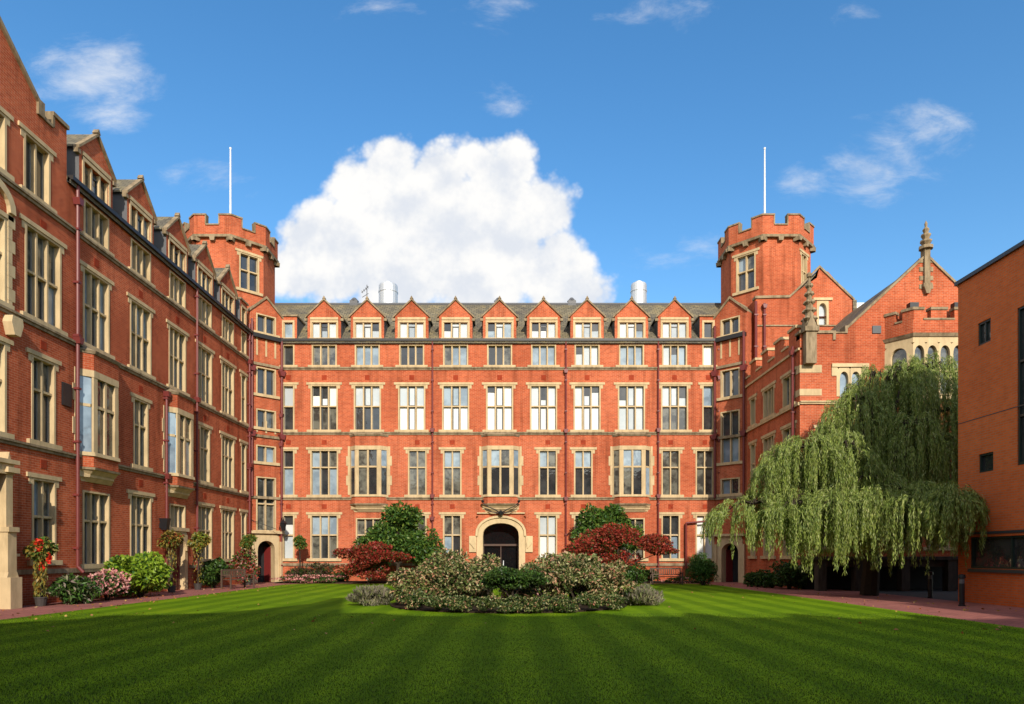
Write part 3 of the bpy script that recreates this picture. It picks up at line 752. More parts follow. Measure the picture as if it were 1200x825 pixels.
# big round-headed stone window of the pavilion and its stone porch
mb = MB()
for s, u in ((1, 20.05), (-1, 17.95)):
    for k in range(9):
        mb.fbox(LF, min(u, u+s*(.28 if k % 2 else .16)), max(u, u+s*(.28 if k % 2 else .16)), B0-.2+k*.36, B0-.2+k*.36+.352, -.05, .05)
arch_ring(mb, LF, 19.0, 1.06, 11.6, 12.25, .22, -.05, .12)
for s, u in ((1, 20.12), (-1, 17.88)):
    mb.fprism(LF, [(u-.12, 8.0), (u+.12, 8.0), (u+.24, 8.35), (u+.2, 8.55), (u-.2, 8.55), (u-.24, 8.35)], -.05, .28)
mb.build('stone_dressing', STC, LR)
mb = MB()
for (u0, u1) in ((19.36, 19.82), (17.0, 17.46)):
    mb.fbox(LF, u0, u1, 0, .9, -.05, .62); mb.fprism(LF, [(u0, .9), (u1, .9), (u1-.06, 1.05), (u0+.06, 1.05)], -.05, .52)
    mb.fbox(LF, u0+.06, u1-.06, 1.05, 2.2, -.05, .50); mb.fbox(LF, u0+.02, u1-.02, 2.2, 2.34, -.05, .56)
    mb.fbox(LF, u0+.1, u1-.1, 2.34, 3.9, -.05, .42); mb.fbox(LF, u0, u1, 3.9, 4.05, -.05, .56)
    mb.fprism(LF, [(u0+.1, 4.05), (u1-.1, 4.05), ((u0+u1)/2, 4.5)], .05, .42)
arch_frame(mb, LF, 18.41, .75, 0, 2.2, 3.0, .92, 3.85, -.05, .16)
mb.fbox(LF, 17.1, 19.72, 3.85, 4.15, -.05, .46); mb.fbox(LF, 17.0, 19.85, 4.15, 4.27, -.05, .54)
for q in (2.9, 3.2, 3.5): mb.fbox(LF, 17.5, 19.34, q, q+.07, .1, .22)
mb.fprism(LF, [(19.82, 0), (20.05, 0), (20.05, 1.5), (19.94, 1.75), (19.82, 1.75)], -.05, .3); mb.fbox(LF, 19.8, 20.1, 1.5, 1.58, -.05, .36); mb.fprism(LF, [(19.84, 1.75), (20.02, 1.75), (19.93, 2.1)], .02, .22)
po = mb.build('stone_porch', ST, LR)
mb = MB(); mb.fbox(LF, 17.6, 19.22, 0, 3.1, .01, .05); mb.build('door', WOOD, po)
# side doorway under the second bay window
u = bays[2]; mb = MB()
arch_frame(mb, LF, u, .62, 0, 1.75, 2.3, .88, 2.60, -.22, .04); arch_ring(mb, LF, u, .66, 1.75, 2.34, .12, -.05, .1)
dw = mb.build('doorway', ST, LR)
mb = MB(); mb.fbox(LF, u-.7, u+.7, 0, 2.4, -.24, -.20)
for k in range(5): mb.fbox(LF, u-.6+k*.26, u-.6+k*.26+.02, 0, 2.3, -.198, -.18)
mb.build('door', REDW, dw)
# wall fittings
mb = MB(); mb.fbox(LF, lz(77)-.22, lz(77)+.22, 6.5, 7.25, .003, .06); mb.build('plaque', IRON, LR)
mb = MB(); c = lz(187); mb.fbox(LF, c-.03, c+.03, 2.7, 2.9, 0, .3); mb.hexa([LF.p(c-.1, 2.62, .12), LF.p(c+.1, 2.62, .12), LF.p(c+.1, 2.62, .34), LF.p(c-.1, 2.62, .34)], [LF.p(c-.16, 3.1, .06), LF.p(c+.16, 3.1, .06), LF.p(c+.16, 3.1, .4), LF.p(c-.16, 3.1, .4)]); mb.build('wall_lamp', IRON, LR)

# ------------------------------------------------------------------ towers
def zat(py, dist): return 1.5+(652-py)*dist/800
def octagon(cx, cy, ap):      # flat-to-flat half width
    r = ap/math.cos(math.pi/8); return [(cx+r*math.cos(math.pi/8+k*math.pi/4), cy+r*math.sin(math.pi/8+k*math.pi/4)) for k in range(8)]
def tower(side, cx, cy, label, X_wing, X_back, rows, door_h):
    T = thing('octagonal_tower', label, 'tower', (cx, cy, 0), 'octagonal brick towers with flagpoles')
    ap = 2.44
    mb = MB()
    def ringwall(ap_, z0, z1, skip=()):
        o = octagon(cx, cy, ap_)
        for k in range(8):
            if k in skip: continue
            a, b = o[k], o[(k+1) % 8]; mb.face([(*a, z0), (*b, z0), (*b, z1), (*a, z1)])
    # the diagonal face towards the courtyard: between octagon corners
    dang = -math.pi/4 if side < 0 else -3*math.pi/4
    kd = int(round((dang % (2*math.pi) - math.pi/4)/(math.pi/4))) % 8
    wins = []
    faces = []
    for k in range(8):
        o = octagon(cx, cy, ap); a, b = Vector((*o[k], 0)), Vector((*o[(k+1) % 8], 0)); mid = (a+b)/2
        nn = Vector((mid.x-cx, mid.y-cy, 0)).normalized(); uu = nn.cross(Vector((0, 0, 1))).normalized()*-1
        faces.append((F(mid, uu, nn), (a-b).length, math.atan2(nn.y, nn.x)))
    zt = 20.4
    for Fr, ln, ang in faces:
        op = []
        isd = abs(((ang-dang+math.pi) % (2*math.pi))-math.pi) < .1
        isr = side > 0 and abs(((ang-(-math.pi/4)+math.pi) % (2*math.pi))-math.pi) < .1
        if isd: op.append(window(T, Fr, .12*-side if side < 0 else -.05, .62, 17.5, 19.7, 2, 18.7, up='dark', lo='dark', sm=ST, quoin=False))
        if isr: op.append(window(T, Fr, 0, .45, 17.5, 19.7, 2, 18.7, up='dark', lo='dark', sm=ST, quoin=False))
        wall(mb, Fr, -ln/2, ln/2, 0, zt, op)
    # corbelled parapet with merlons
    apo = ap+.16
    for k in range(8):
        o = octagon(cx, cy, apo); a, b = Vector((*o[k], 0)), Vector((*o[(k+1) % 8], 0)); mid = (a+b)/2
        nn = Vector((mid.x-cx, mid.y-cy, 0)).normalized(); uu = nn.cross(Vector((0, 0, 1))).normalized(); L_ = (a-b).length
        Fr = F(mid, uu, nn)
        t = .30*math.tan(math.pi/8)
        mb.hexa([Fr.p(-L_/2, 20.47, 0), Fr.p(L_/2, 20.47, 0), Fr.p(L_/2-t, 20.47, -.3), Fr.p(-L_/2+t, 20.47, -.3)],
                [Fr.p(-L_/2, 21.02, 0), Fr.p(L_/2, 21.02, 0), Fr.p(L_/2-t, 21.02, -.3), Fr.p(-L_/2+t, 21.02, -.3)])
        for s in (-1, 1):     # merlon halves meeting on the corners
            mb.hexa([Fr.p(s*L_/2, 21.02, 0), Fr.p(s*.40, 21.02, 0), Fr.p(s*.40, 21.02, -.3), Fr.p(s*(L_/2-t), 21.02, -.3)],
                    [Fr.p(s*L_/2, 21.60, 0), Fr.p(s*.40, 21.60, 0), Fr.p(s*.40, 21.60, -.3), Fr.p(s*(L_/2-t), 21.60, -.3)])
    mb.build('tower_wall', BR, T)
    st = MB()
    for k in range(8):
        o = octagon(cx, cy, apo); a, b = Vector((*o[k], 0)), Vector((*o[(k+1) % 8], 0)); mid = (a+b)/2
        nn = Vector((mid.x-cx, mid.y-cy, 0)).normalized(); uu = nn.cross(Vector((0, 0, 1))).normalized(); L_ = (a-b).length
        Fr = F(mid, uu, nn); t = .38*math.tan(math.pi/8); e = .05*math.tan(math.pi/8)
        st.hexa([Fr.p(-L_/2, 20.33, -.3), Fr.p(L_/2, 20.33, -.3), Fr.p(L_/2+e, 20.33, .05), Fr.p(-L_/2-e, 20.33, .05)], [Fr.p(-L_/2, 20.47, -.3), Fr.p(L_/2, 20.47, -.3), Fr.p(L_/2+e, 20.47, .07), Fr.p(-L_/2-e, 20.47, .07)])
        for c in (-.5, .5): st.fprism(Fr, [(c*L_-.13, 20.12), (c*L_+.13, 20.12), (c*L_+.17, 20.33), (c*L_-.17, 20.33)], -.3, .07)
        st.fprism(Fr, [(-.12, 20.12), (.12, 20.12), (.16, 20.33), (-.16, 20.33)], -.3, .06)
        st.fbox(Fr, -.40, .40, 21.02, 21.09, -.34, .06)
        for s in (-1, 1):
            st.hexa([Fr.p(s*(L_/2+e), 21.60, .05), Fr.p(s*.36, 21.60, .05), Fr.p(s*.36, 21.60, -.35), Fr.p(s*(L_/2-t), 21.60, -.35)],
                    [Fr.p(s*(L_/2+e), 21.69, .05), Fr.p(s*.36, 21.69, .05), Fr.p(s*.36, 21.69, -.35), Fr.p(s*(L_/2-t), 21.69, -.35)])
            a_, b_ = sorted((s*.36, s*.43)); st.fbox(Fr, a_, b_, 21.09, 21.60, -.32, .03)
    st.build('parapet_stonework', STD, T)
    r = MB(); r.face([(x, y, 20.45) for x, y in octagon(cx, cy, ap)]); r.build('tower_roof', LEAD, T)
    p = MB(); p.lathe((cx, cy, 0), [(.07, 20.4), (.06, 24), (.045, 27.0), (.07, 27.05), (.07, 27.13), (0, 27.17)], 8); p.build('flagpole', WHITE, T)
    # canted stair bay in the inner corner
    a = Vector((X_wing, 38.66, 0)); b = Vector((X_back, 40, 0)); mid = (a+b)/2; uu = (b-a).normalized()
    nn = Vector((uu.y, -uu.x, 0)) if side < 0 else Vector((-uu.y, uu.x, 0)); nn = nn if nn.y < 0 else -nn
    Fr = F(mid, uu, nn); hl = (b-a).length/2
    mb = MB(); op = []
    for (y1, y0, tr) in rows:
        v0, v1 = zat(y0, 39.3), zat(y1, 39.3)
        op.append(window(T, Fr, 0, .60, v0, v1, 2, (v0+v1)/2 if tr else None, up='dark', lo='dark', quoin=False, lintel=False))
    op.append((-.62, .62, 0, door_h))
    wall(mb, Fr, -hl, hl, 0, 15.45, op)
    mb.face([Fr.p(-hl, 15.45), Fr.p(hl, 15.45), Fr.p(0, 16.35)])
    for s in (-1, 1): mb.face([Fr.p(s*hl, 0), Fr.p(s*hl, 15.45), Fr.p(s*hl, 15.45, -3), Fr.p(s*hl, 0, -3)])
    mb.build('stair_bay_wall', BR, T)
    mb = MB()
    for s in (-1, 1):
        mb.fprism(Fr, [(0, 16.33), (0, 16.48), (s*(hl+.08), 15.52), (s*(hl+.08), 15.37)], -.1, .09)
        mb.hexa([Fr.p(0, 16.35, -.05), Fr.p(s*hl, 15.45, -.05), Fr.p(s*hl, 15.45, -2.6), Fr.p(0, 16.35, -2.6)], [Fr.p(0, 16.42, -.05), Fr.p(s*hl, 15.52, -.05), Fr.p(s*hl, 15.52, -2.6), Fr.p(0, 16.42, -2.6)])
    for v in (S3, S2-.3, S1): q_ = MB(); q_.fbox(Fr, -hl, hl, v, v+.15, -.1, .09); q_.build('string_course', STD, T)
    for (va, vb) in ((13.0, 14.0), (8.6, 9.3)) if side < 0 else ((13.0, 14.0),):
        for c in (-.6, -.05, .5): q_ = MB(); q_.fbox(Fr, c, c+.1, va, vb, -.05, .03); q_.build('mullion', ST, T)
    mb.build('stair_bay_stonework', STD, T)
    mb = MB(); mb.fbox(Fr, -hl, hl, EAVE-.07, EAVE+.16, -.1, .2); mb.build('gutter', DK, T)
    mb = MB(); H = door_h+.02
    arch_frame(mb, Fr, 0, .52, 0, door_h-.75, door_h-.15, .78, door_h+.25, -.5, .06)
    mb.fbox(Fr, -.95, .95, door_h+.26, door_h+.40, -.1, .22)
    for s in (-1, 1): mb.fbox(Fr, min(s*.78, s*.93), max(s*.78, s*.93), 0, door_h-.2, -.1, .16)
    dw = mb.build('doorway', ST, T)
    mb = MB(); mb.fbox(Fr, -.6, .6, 0, door_h, -.95, -.9, 0)
    mb.hexa([Fr.p(.5, .02, -.45), Fr.p(.45, .02, -.45), Fr.p(.30, .02, -.9), Fr.p(.35, .02, -.9)], [Fr.p(.5, door_h-.5, -.45), Fr.p(.45, door_h-.5, -.45), Fr.p(.30, door_h-.5, -.9), Fr.p(.35, door_h-.5, -.9)], 1)
    mb.build('door', [INT, REDW], dw)
    for s in (-1, 1):
        m2 = MB(); m2.tube(Fr.p(s*(hl-.06), 4.9, .14), Fr.p(s*(hl-.06), EAVE+(.9 if s*side > 0 else .2), .14), .075)
        for h in (12.0, 8.3): m2.fprism(Fr, [(s*(hl-.06)-.1, h), (s*(hl-.06)+.1, h), (s*(hl-.06)+.2, h+.3), (s*(hl-.06)-.2, h+.3)], .02, .3)
        m2.build('downpipe', PIPE, T)
    return T, Fr
rowsL = [(369, 391, False), (431, 463, False), (480, 502, False), (522, 542, False), (559, 622, True)]
T1, FL = tower(-1, -17.66, 42.82, 'left octagonal brick tower with battlements and a white flagpole above the side range', -W, -13.5, rowsL, 2.55)
rowsR = [(372, 392, False), (432, 465, False), (481, 542, True), (560, 579, False)]
T2, FR_ = tower(1, 15.85, 42.82, 'right octagonal brick tower with battlements and a white flagpole behind the stone pinnacle', 13.24, 11.9, rowsR, 2.4)
mb = MB()      # lantern over the left corner doorway
mb.path([FL.p(.75, 3.1, .1), FL.p(.72, 3.75, .5), FL.p(.6, 3.7, .9)], .025); mb.path([FL.p(-.95, 3.6, 0), FL.p(.3, 3.05, .7)], .015)
mb.lathe(FL.p(.6, 2.95, .9), [(0, 0), (.11, .03), (.19, .42), (.22, .45), (.05, .62), (0, .75)], 6)
mb.build('lantern', IRON, T1)

# ------------------------------------------------------------------ right-hand gabled wing
XS, YF = 13.24, 31.4
RS = F((XS, 0, 0), (0, 1, 0), (-1, 0, 0)); RF = F((0, YF, 0), (1, 0, 0), (0, -1, 0))
RW = thing('gabled_wing', 'gabled red brick wing with stone pinnacle and battlemented bay behind the willow', 'building', (17, 34, 0))
def rx(px, d=YF): return (px-600)*d/800
def rzz(px): return 800*XS/(px-600)
ops = []
for a, b, n in ((918, 931, 2), (895, 907, 3), (880, 885, 1)):
    u0, u1 = sorted((rzz(a), rzz(b))); c, h = (u0+u1)/2, (u1-u0)/2+.05
    ops.append(window(RW, RS, c, h, 8.68, 10.2, n, None, up='mid', sm=ST)); ops.append(window(RW, RS, c, h, 5.3, 7.7, n, 6.6, up='mid')); ops.append(window(RW, RS, c, h, 1.5, 3.6, n, None, up='dark'))
mb = MB(); wall(mb, RS, YF, 38.8, 0, 11.5, ops)
fo = []
# pointed two-light window
fo.append((rx(983)-.1, rx(1009)+.1, 8.85, 10.2))
BC = 19.04
fo.append((BC-1.75, BC+1.75, 8.7, 11.2))
for c in (14.5, 16.0, 17.8, 19.6): fo.append(window(RW, RF, c, .5, 1.9, 3.9, 2, None, up='dark', lo='dark'))
for c in (14.6, 16.6): fo.append(window(RW, RF, c, .5, 5.3, 7.4, 2, None, up='dark', lo='dark'))
wall(mb, RF, XS, 24.5, 0, 11.5, fo)
gl = [(XS, 11.5), (24.5, 11.5), (24.5, 11.6), (22.6, 11.9), (BC, 15.3), (15.4, 11.95), (15.2, 11.75), (XS, 11.75)]
mb.face([RF.p(a, b) for a, b in gl]); mb.face([RF.p(a, b, -.4) for a, b in gl])
# side battlements
v = YF+.4
while v < 38.4:
    mb.fbox(RS, v, v+.85, 11.5, 12.15, -.35, -.003); v += 1.75
mb.box(XS+.002, 24.5, 38.8, 39.0, 0, 11.5); mb.box(24.5, 24.7, YF, 39, 0, 11.5)
mb.build('wall', BR, RW)
mb = MB()
v = YF+.4
while v < 38.4:
    mb.fbox(RS, v-.05, v+.9, 12.15, 12.28, -.4, .06); mb.fbox(RS, v+.9, v+1.7, 11.503, 11.6, -.4, .05); v += 1.75

mb.fbox(RF, XS, 24.5, 8.50, 8.58, -.1, .07); mb.fbox(RF, XS, 24.5, 8.58, 8.64, -.1, .12)
mb.fbox(RS, YF, 38.8, 8.46, 8.6, -.1, .09); mb.fbox(RS, YF, 38.8, 4.7, 4.85, -.1, .09); mb.fbox(RF, XS, 24.5, 4.7, 4.85, -.1, .09)
mb.fbox(RS, YF, 38.8, 11.0, 11.1, -.1, .08)
for v0, v1 in ((9.95, 10.3), (8.9, 9.2)): mb.fbox(RF, XS-.02, XS+1.0, v0, v1, -.05, .02)
for v0, v1 in ((9.95, 10.3), (8.9, 9.2)): mb.fbox(RS, YF-.0, YF+.5, v0, v1, -.05, .02)
mb.build('stonework', ST, RW)
mb = MB()
for a, b, c, d in ((15.4, 11.95, BC, 15.3), (BC, 15.3, 22.6, 11.9)): mb.fprism(RF, [(a, b), (c, d), (c, d+.13), (a, b+.13)], -.45, .07)
mb.fbox(RF, XS-.05, 14.75, 11.75, 11.87, -.45, .07); mb.fbox(RF, 14.75, 14.87, 11.45, 11.87, -.45, .065); mb.fbox(RF, 14.87, 15.3, 11.753, 11.82, -.4, .05); mb.fbox(RF, 15.3, 15.42, 11.75, 12.1, -.45, .065)
mb.build('coping', STD, RW)
# pointed window
mb = MB(); pm = MB(); c = (rx(983)+rx(1009))/2
for s in (-1, 1):
    cc_ = c+s*.27
    arch_frame(mb, RF, cc_, .20, 8.86, 9.6, 10.0, .28, 10.18, -.2, .015)
    pm.face([RF.p(cc_-.25, 8.86, -.15), RF.p(cc_+.25, 8.86, -.15), RF.p(cc_+.25, 10.1, -.15), RF.p(cc_-.25, 10.1, -.15)], 4)
mb.fbox(RF, c-.85, c+.85, 10.2, 10.36, -.1, .08)
for s in (-1, 1):
    for (p, q) in ((.62, .85), (.55, .62)): mb.fbox(RF, min(c+s*p, c+s*q), max(c+s*p, c+s*q), 9.8 if p > .6 else 8.86, 10.2, -.1, .04 if p > .6 else .018)
w = mb.build('window', STC, RW); pm.build('pane', GL, w)
mb = MB(); mb.fbox(RF, rx(1022), rx(1032), 11.75, 12.1, -.05, .05); mb.build('vent_grille', FRM, RW)
# battlemented bay
mb = MB(); pl = [(BC-1.9, 0), (BC-1.15, .95), (BC+1.15, .95), (BC+1.9, 0)]
def bsec(v0, v1, grow0, grow1, m):
    def gr(gw): return [(pl[0][0]-gw, -.02), (pl[1][0]-gw*.5, pl[1][1]+gw), (pl[2][0]+gw*.5, pl[2][1]+gw), (pl[3][0]+gw, -.02)]
    mb.hexa([RF.p(a, v0, b) for a, b in gr(grow0)], [RF.p(a, v1, b) for a, b in gr(grow1)], m)
bsec(4.9, 8.5, 0, 0, 1); bsec(8.5, 8.75, .08, .02, 0)
bsec(11.05, 11.3, .0, .0, 0); bsec(11.3, 11.45, .05, .12, 2); bsec(11.45, 12.05, 0, 0, 1)
pmb = MB()
segs = [(pl[0], pl[1]), (pl[1], pl[2]), (pl[2], pl[3])]
for si, (p, q) in enumerate(segs):
    A = Vector(RF.p(p[0], 0, p[1])); B = Vector(RF.p(q[0], 0, q[1])); md = (A+B)/2; uu = (B-A).normalized(); nn = Vector((uu.y, -uu.x, 0)); h = (B-A).length/2
    Fs = F(md, uu, nn); k = 4 if si == 1 else 1
    wd = 2*h/k
    for j in range(k):
        cc_ = -h+wd*(j+.5); arch_frame(mb, Fs, cc_, min(.34, wd/2-.07), 8.75, 10.5, 10.92, wd/2, 11.05, -.18, -.0, 0)
    pmb.face([Fs.p(-h, 8.75, -.14), Fs.p(h, 8.75, -.14), Fs.p(h, 11.0, -.14), Fs.p(-h, 11.0, -.14)], 1)
    mb.fbox(Fs, -h, h, 9.75, 9.85, -.2, -.03, 0)
    # merlons
    ml = [(-h+.02, -h+.45), (h-.45, h-.02)] + ([(-.35, .35)] if si == 1 else [])
    for a, b in ml: mb.fbox(Fs, a, b, 12.05, 12.5, -.28, -.003, 1); mb.fbox(Fs, a-.04, b+.04, 12.5, 12.62, -.32, .05, 2)
    mb.fbox(Fs, -h+.45, h-.45, 12.053, 12.13, -.3, .035, 2)
bw = mb.build('bay_window', [STC, BR, STD], RW); pmb.build('pane', GL, bw)
mb = MB()
for (a, b) in ((rx(1057), rx(1067)), (rx(1108), rx(1119))): mb.fbox(RF, a, b, 12.45, 12.95, .35, .65); mb.fbox(RF, a+.1, b-.1, 12.1, 12.45, .42, .5)
mb.build('floodlight', IRON, RW)
# roof
mb = MB()
for s, xe in ((-1, 15.0), (1, 23.0)):
    mb.hexa([(BC, YF+.3, 15.2), (xe, YF+.3, 11.45), (xe, 39, 11.45), (BC, 39, 15.2)], [(BC, YF+.3, 15.05), (xe, YF+.3, 11.3), (xe, 39, 11.3), (BC, 39, 15.05)])
mb.box(XS+.3, 15.1, YF+.3, 38.8, 11.2, 11.3); mb.box(22.9, 24.5, YF+.3, 38.8, 11.2, 11.3)
mb.build('roof', SL, RW)
# finial shaft on the gable, corner pinnacle with crockets
def pinnacle(cx, cy, z0, h, r, crock=True):
    mb = MB()
    mb.vprism([(cx-r, cy-r), (cx+r, cy-r), (cx+r, cy+r), (cx-r, cy+r)], z0, z0+h*.34)
    mb.vprism([(cx-r*1.35, cy-r*1.35), (cx+r*1.35, cy-r*1.35), (cx+r*1.35, cy+r*1.35), (cx-r*1.35, cy+r*1.35)], z0+h*.34, z0+h*.39)
    for k in range(4):
        a = k*math.pi/2; d = Vector((math.cos(a), math.sin(a), 0)); t = Vector((-d.y, d.x, 0)); c = Vector((cx, cy, 0))
        mb.face([c+d*r*1.2-t*r+Vector((0, 0, z0+h*.39)), c+d*r*1.2+t*r+Vector((0, 0, z0+h*.39)), c+d*r*1.1+Vector((0, 0, z0+h*.52))])
    mb.lathe((cx, cy, z0), [(r*1.05, h*.39), (r*.85, h*.5), (r*.22, h*.93), (r*.5, h*.94), (r*.55, h*.97), (0, h)], 8)
    if crock:
        for j in range(5):
            z = z0+h*(.48+j*.09); rr = r*(.95-j*.15)
            for k in range(4):
                a = math.pi/4+k*math.pi/2
                mb.lathe((cx+math.cos(a)*rr, cy+math.sin(a)*rr, z), [(0, -.12), (.17-.015*j, 0), (.07, .12), (0, .15)], 6)
    return mb.build('pinnacle', STD, RW)
pinnacle(13.62, YF-.12, 10.3, 4.25, .24)
mb = MB()
cx, cy = BC, YF-.1
mb.fbox(RF, BC-.13, BC+.13, 14.0, 15.6, -.2, .13); mb.fbox(RF, BC-.2, BC+.2, 13.85, 14.02, -.05, .17); mb.fprism(RF, [(BC-.08, 13.55), (BC+.08, 13.55), (BC+.18, 13.85), (BC-.18, 13.85)], -.05, .18)
for k in range(4): mb.fbox(RF, BC-.32, BC-.135, 13.8+k*.4, 14.0+k*.4, -.05, .03); mb.fbox(RF, BC+.135, BC+.32, 13.8+k*.4, 14.0+k*.4, -.05, .03)
mb.lathe((cx, cy+.1, 15.6), [(.17, 0), (.3, .02), (.3, .16), (.14, .22), (.25, .36), (.25, .42), (.12, .48), (.21, .64), (.21, .7), (.09, .76), (.15, .92), (.05, 1.05), (.07, 1.2), (0, 1.36)], 8)
mb.build('finial', STD, RW)
pipe(RW, RS, rzz(932), .4, 11.3, .07, hop=(10.9,), shoe=True)
# raised terrace and dark undercroft below the front wall
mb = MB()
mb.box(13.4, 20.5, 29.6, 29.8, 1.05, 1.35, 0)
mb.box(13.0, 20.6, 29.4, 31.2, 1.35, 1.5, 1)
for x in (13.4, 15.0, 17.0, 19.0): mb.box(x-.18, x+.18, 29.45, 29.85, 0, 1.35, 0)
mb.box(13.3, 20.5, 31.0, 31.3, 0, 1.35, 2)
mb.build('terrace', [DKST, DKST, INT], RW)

# wall with gable behind the wing
RG = thing('gabled_wing', 'set-back brick gable with a small arched window, between right tower and pinnacle', 'building', (17, 39, 0))
YG = 38.95; GF = F((0, YG, 0), (1, 0, 0), (0, -1, 0))
gx = lambda px: (px-600)*YG/800
gc = gx(960)
mb = MB()
ow = (gx(964)-.33, gx(964)+.33, 14.7, 16.05)
wall(mb, GF, 13.9, 20.2, 0, 15.2, [(ow[0], ow[1], 14.7, 15.2)])
gw = [(13.9, 15.2), (ow[0], 15.2), (ow[0], 16.1), (ow[1], 16.1), (ow[1], 15.2), (gx(1000), 15.2), (gx(1000), 16.1), (gc, 17.95), (gx(932), 16.55), (gx(925), 16.25), (13.9, 16.2)]
mb.face([GF.p(a, b) for a, b in ((13.9, 15.2), (ow[0], 15.2), (ow[0], 17.4), (gx(932), 16.55), (gx(925), 16.25), (13.9, 16.2))])
mb.face([GF.p(a, b) for a, b in ((ow[0], 16.05), (ow[1], 16.05), (ow[1], 17.72), (gc, 17.95), (ow[0], 17.4))])
mb.face([GF.p(a, b) for a, b in ((ow[1], 15.2), (gx(1000), 15.2), (gx(1000), 16.1), (ow[1], 17.72))])
mb.face([(13.9, YG, 0), (13.9, YG, 16.2), (13.9, YG+2, 16.2), (13.9, YG+2, 0)])
mb.build('wall', BR, RG)
mb = MB()
arch_frame(mb, GF, gx(964), .22, 14.7, 15.5, 15.95, .34, 16.08, -.25, .02)
mb.fbox(GF, gx(964)-.55, gx(964)+.55, 16.1, 16.24, -.05, .08)
w = mb.build('window', STC, RG); mb = MB(); mb.face([GF.p(gx(964)-.3, 14.7, -.2), GF.p(gx(964)+.3, 14.7, -.2), GF.p(gx(964)+.3, 16, -.2), GF.p(gx(964)-.3, 16, -.2)], 2); mb.build('pane', GL, w)
mb = MB()
for a, b, c, d in ((13.85, 16.2, gx(925), 16.25), (gx(925), 16.25, gx(932), 16.55), (gx(932), 16.55, gc, 17.95), (gc, 17.95, gx(1001), 16.05)): mb.fprism(GF, [(a, b), (c, d), (c, d+.14), (a, b+.14)], -.4, .08)
mb.fbox(GF, 13.9, gx(1000), 14.62, 14.70, -.1, .06)
mb.build('coping', STD, RG)
mb = MB()
for s, xe, ze in ((-1, gx(928), 16.3), (1, gx(1003), 15.95)):
    mb.hexa([(gc, YG+.3, 17.9), (xe, YG+.3, ze), (xe, YG+9, ze), (gc, YG+9, 17.9)], [(gc, YG+.3, 17.75), (xe, YG+.3, ze-.15), (xe, YG+9, ze-.15), (gc, YG+9, 17.75)])
mb.box(gx(1000)-.05, gx(1000)+.15, YG-.1, YG+9, 14.4, 16.1)
mb.build('roof', SL, RG)
pipe(RG, GF, gx(895), 11, 15.9, .07, hop=(15.6,), shoe=False); pipe(RG, GF, gx(885), 11, 16.0, .08, shoe=False)
mb = MB(); mb.box(gx(1003), gx(1020), YG+.6, YG+2.5, 15.2, 16.2); mb.build('roof_plant', WHITE, RG)

# ------------------------------------------------------------------ modern building on the right
XM, YM, HM = 14.9, 22.8, 10.55
MF = F((XM, 0, 0), (0, 1, 0), (-1, 0, 0))
MO = thing('brick_block', 'plain modern orange brick block with dark framed windows at the right edge', 'building', (XM+4, 15, 0))
mz = lambda px: 800*XM/(px-600)
def hm(py, px): return 1.5+(652-py)*mz(px)/800
ops = [(mz(1161), mz(1146), hm(403, 1153), hm(376, 1153)), (mz(1164), mz(1147), hm(553, 1155), hm(531, 1155)), (14.0, mz(1192), hm(545, 1195), hm(360, 1195)), (13.0, 22.2, 1.12, 2.12)]
mb = MB(); YA = 12.0; wall(mb, MF, YA, YM, .0, HM, ops, 0, .16)
mb.box(XM+.003, XM+12, YM-.2, YM, 0, HM); mb.box(XM+12, XM+12.2, YA, YM, 0, HM); mb.box(XM+.003, XM+12, YA, YA+.2, 0, HM)
mb.build('wall', BR2, MO)
mb = MB(); mb.fbox(MF, YA-.1, YM+.08, HM, HM+.12, -.6, .08); mb.box(XM+.1, XM+12.1, YA, YM, HM-.02, HM+.1); mb.build('roof', FRM, MO)
mb = MB(); mb.fbox(MF, YA, YM, 2.2+.0, 2.28, -.05, .03); mb.fbox(MF, YA, 22.25, 1.0, 1.1, -.1, .06); mb.fbox(MF, YA, YM, 5.9, 5.93, -.02, .004); mb.build('ledge', FRM, MO)
for i, (a, b, c, d) in enumerate(ops):
    fr = MB(); t = .06
    for (x0, x1, y0, y1) in ((a+.002, a+t, c, d), (b-t, b-.002, c, d), (a+t, b-t, c+.002, c+t), (a+t, b-t, d-t, d-.002)): fr.fbox(MF, x0, x1, y0, y1, -.15, -.03)
    if i == 0: fr.fbox(MF, (a+b)/2-.03, (a+b)/2+.03, c+t, d-t, -.15, -.04)
    if i == 2:
        for v in (4.2, 5.6, 7.2): fr.fbox(MF, a+t, b-t, v, v+.07, -.15, -.04)
        k = b-1.0
        while k > a: fr.fbox(MF, k-.04, k+.04, c+t, d-t, -.15, -.035); k -= 1.0
    if i == 3:
        k = b-1.8
        while k > a: fr.fbox(MF, k-.03, k+.03, c+t, d-t, -.15, -.035); k -= 1.8
    w = fr.build('window', GRF, MO)
    pm = MB(); pm.face([MF.p(a, c, -.10), MF.p(b, c, -.10), MF.p(b, d, -.10), MF.p(a, d, -.10)], 0); pm.build('pane', GL, w)

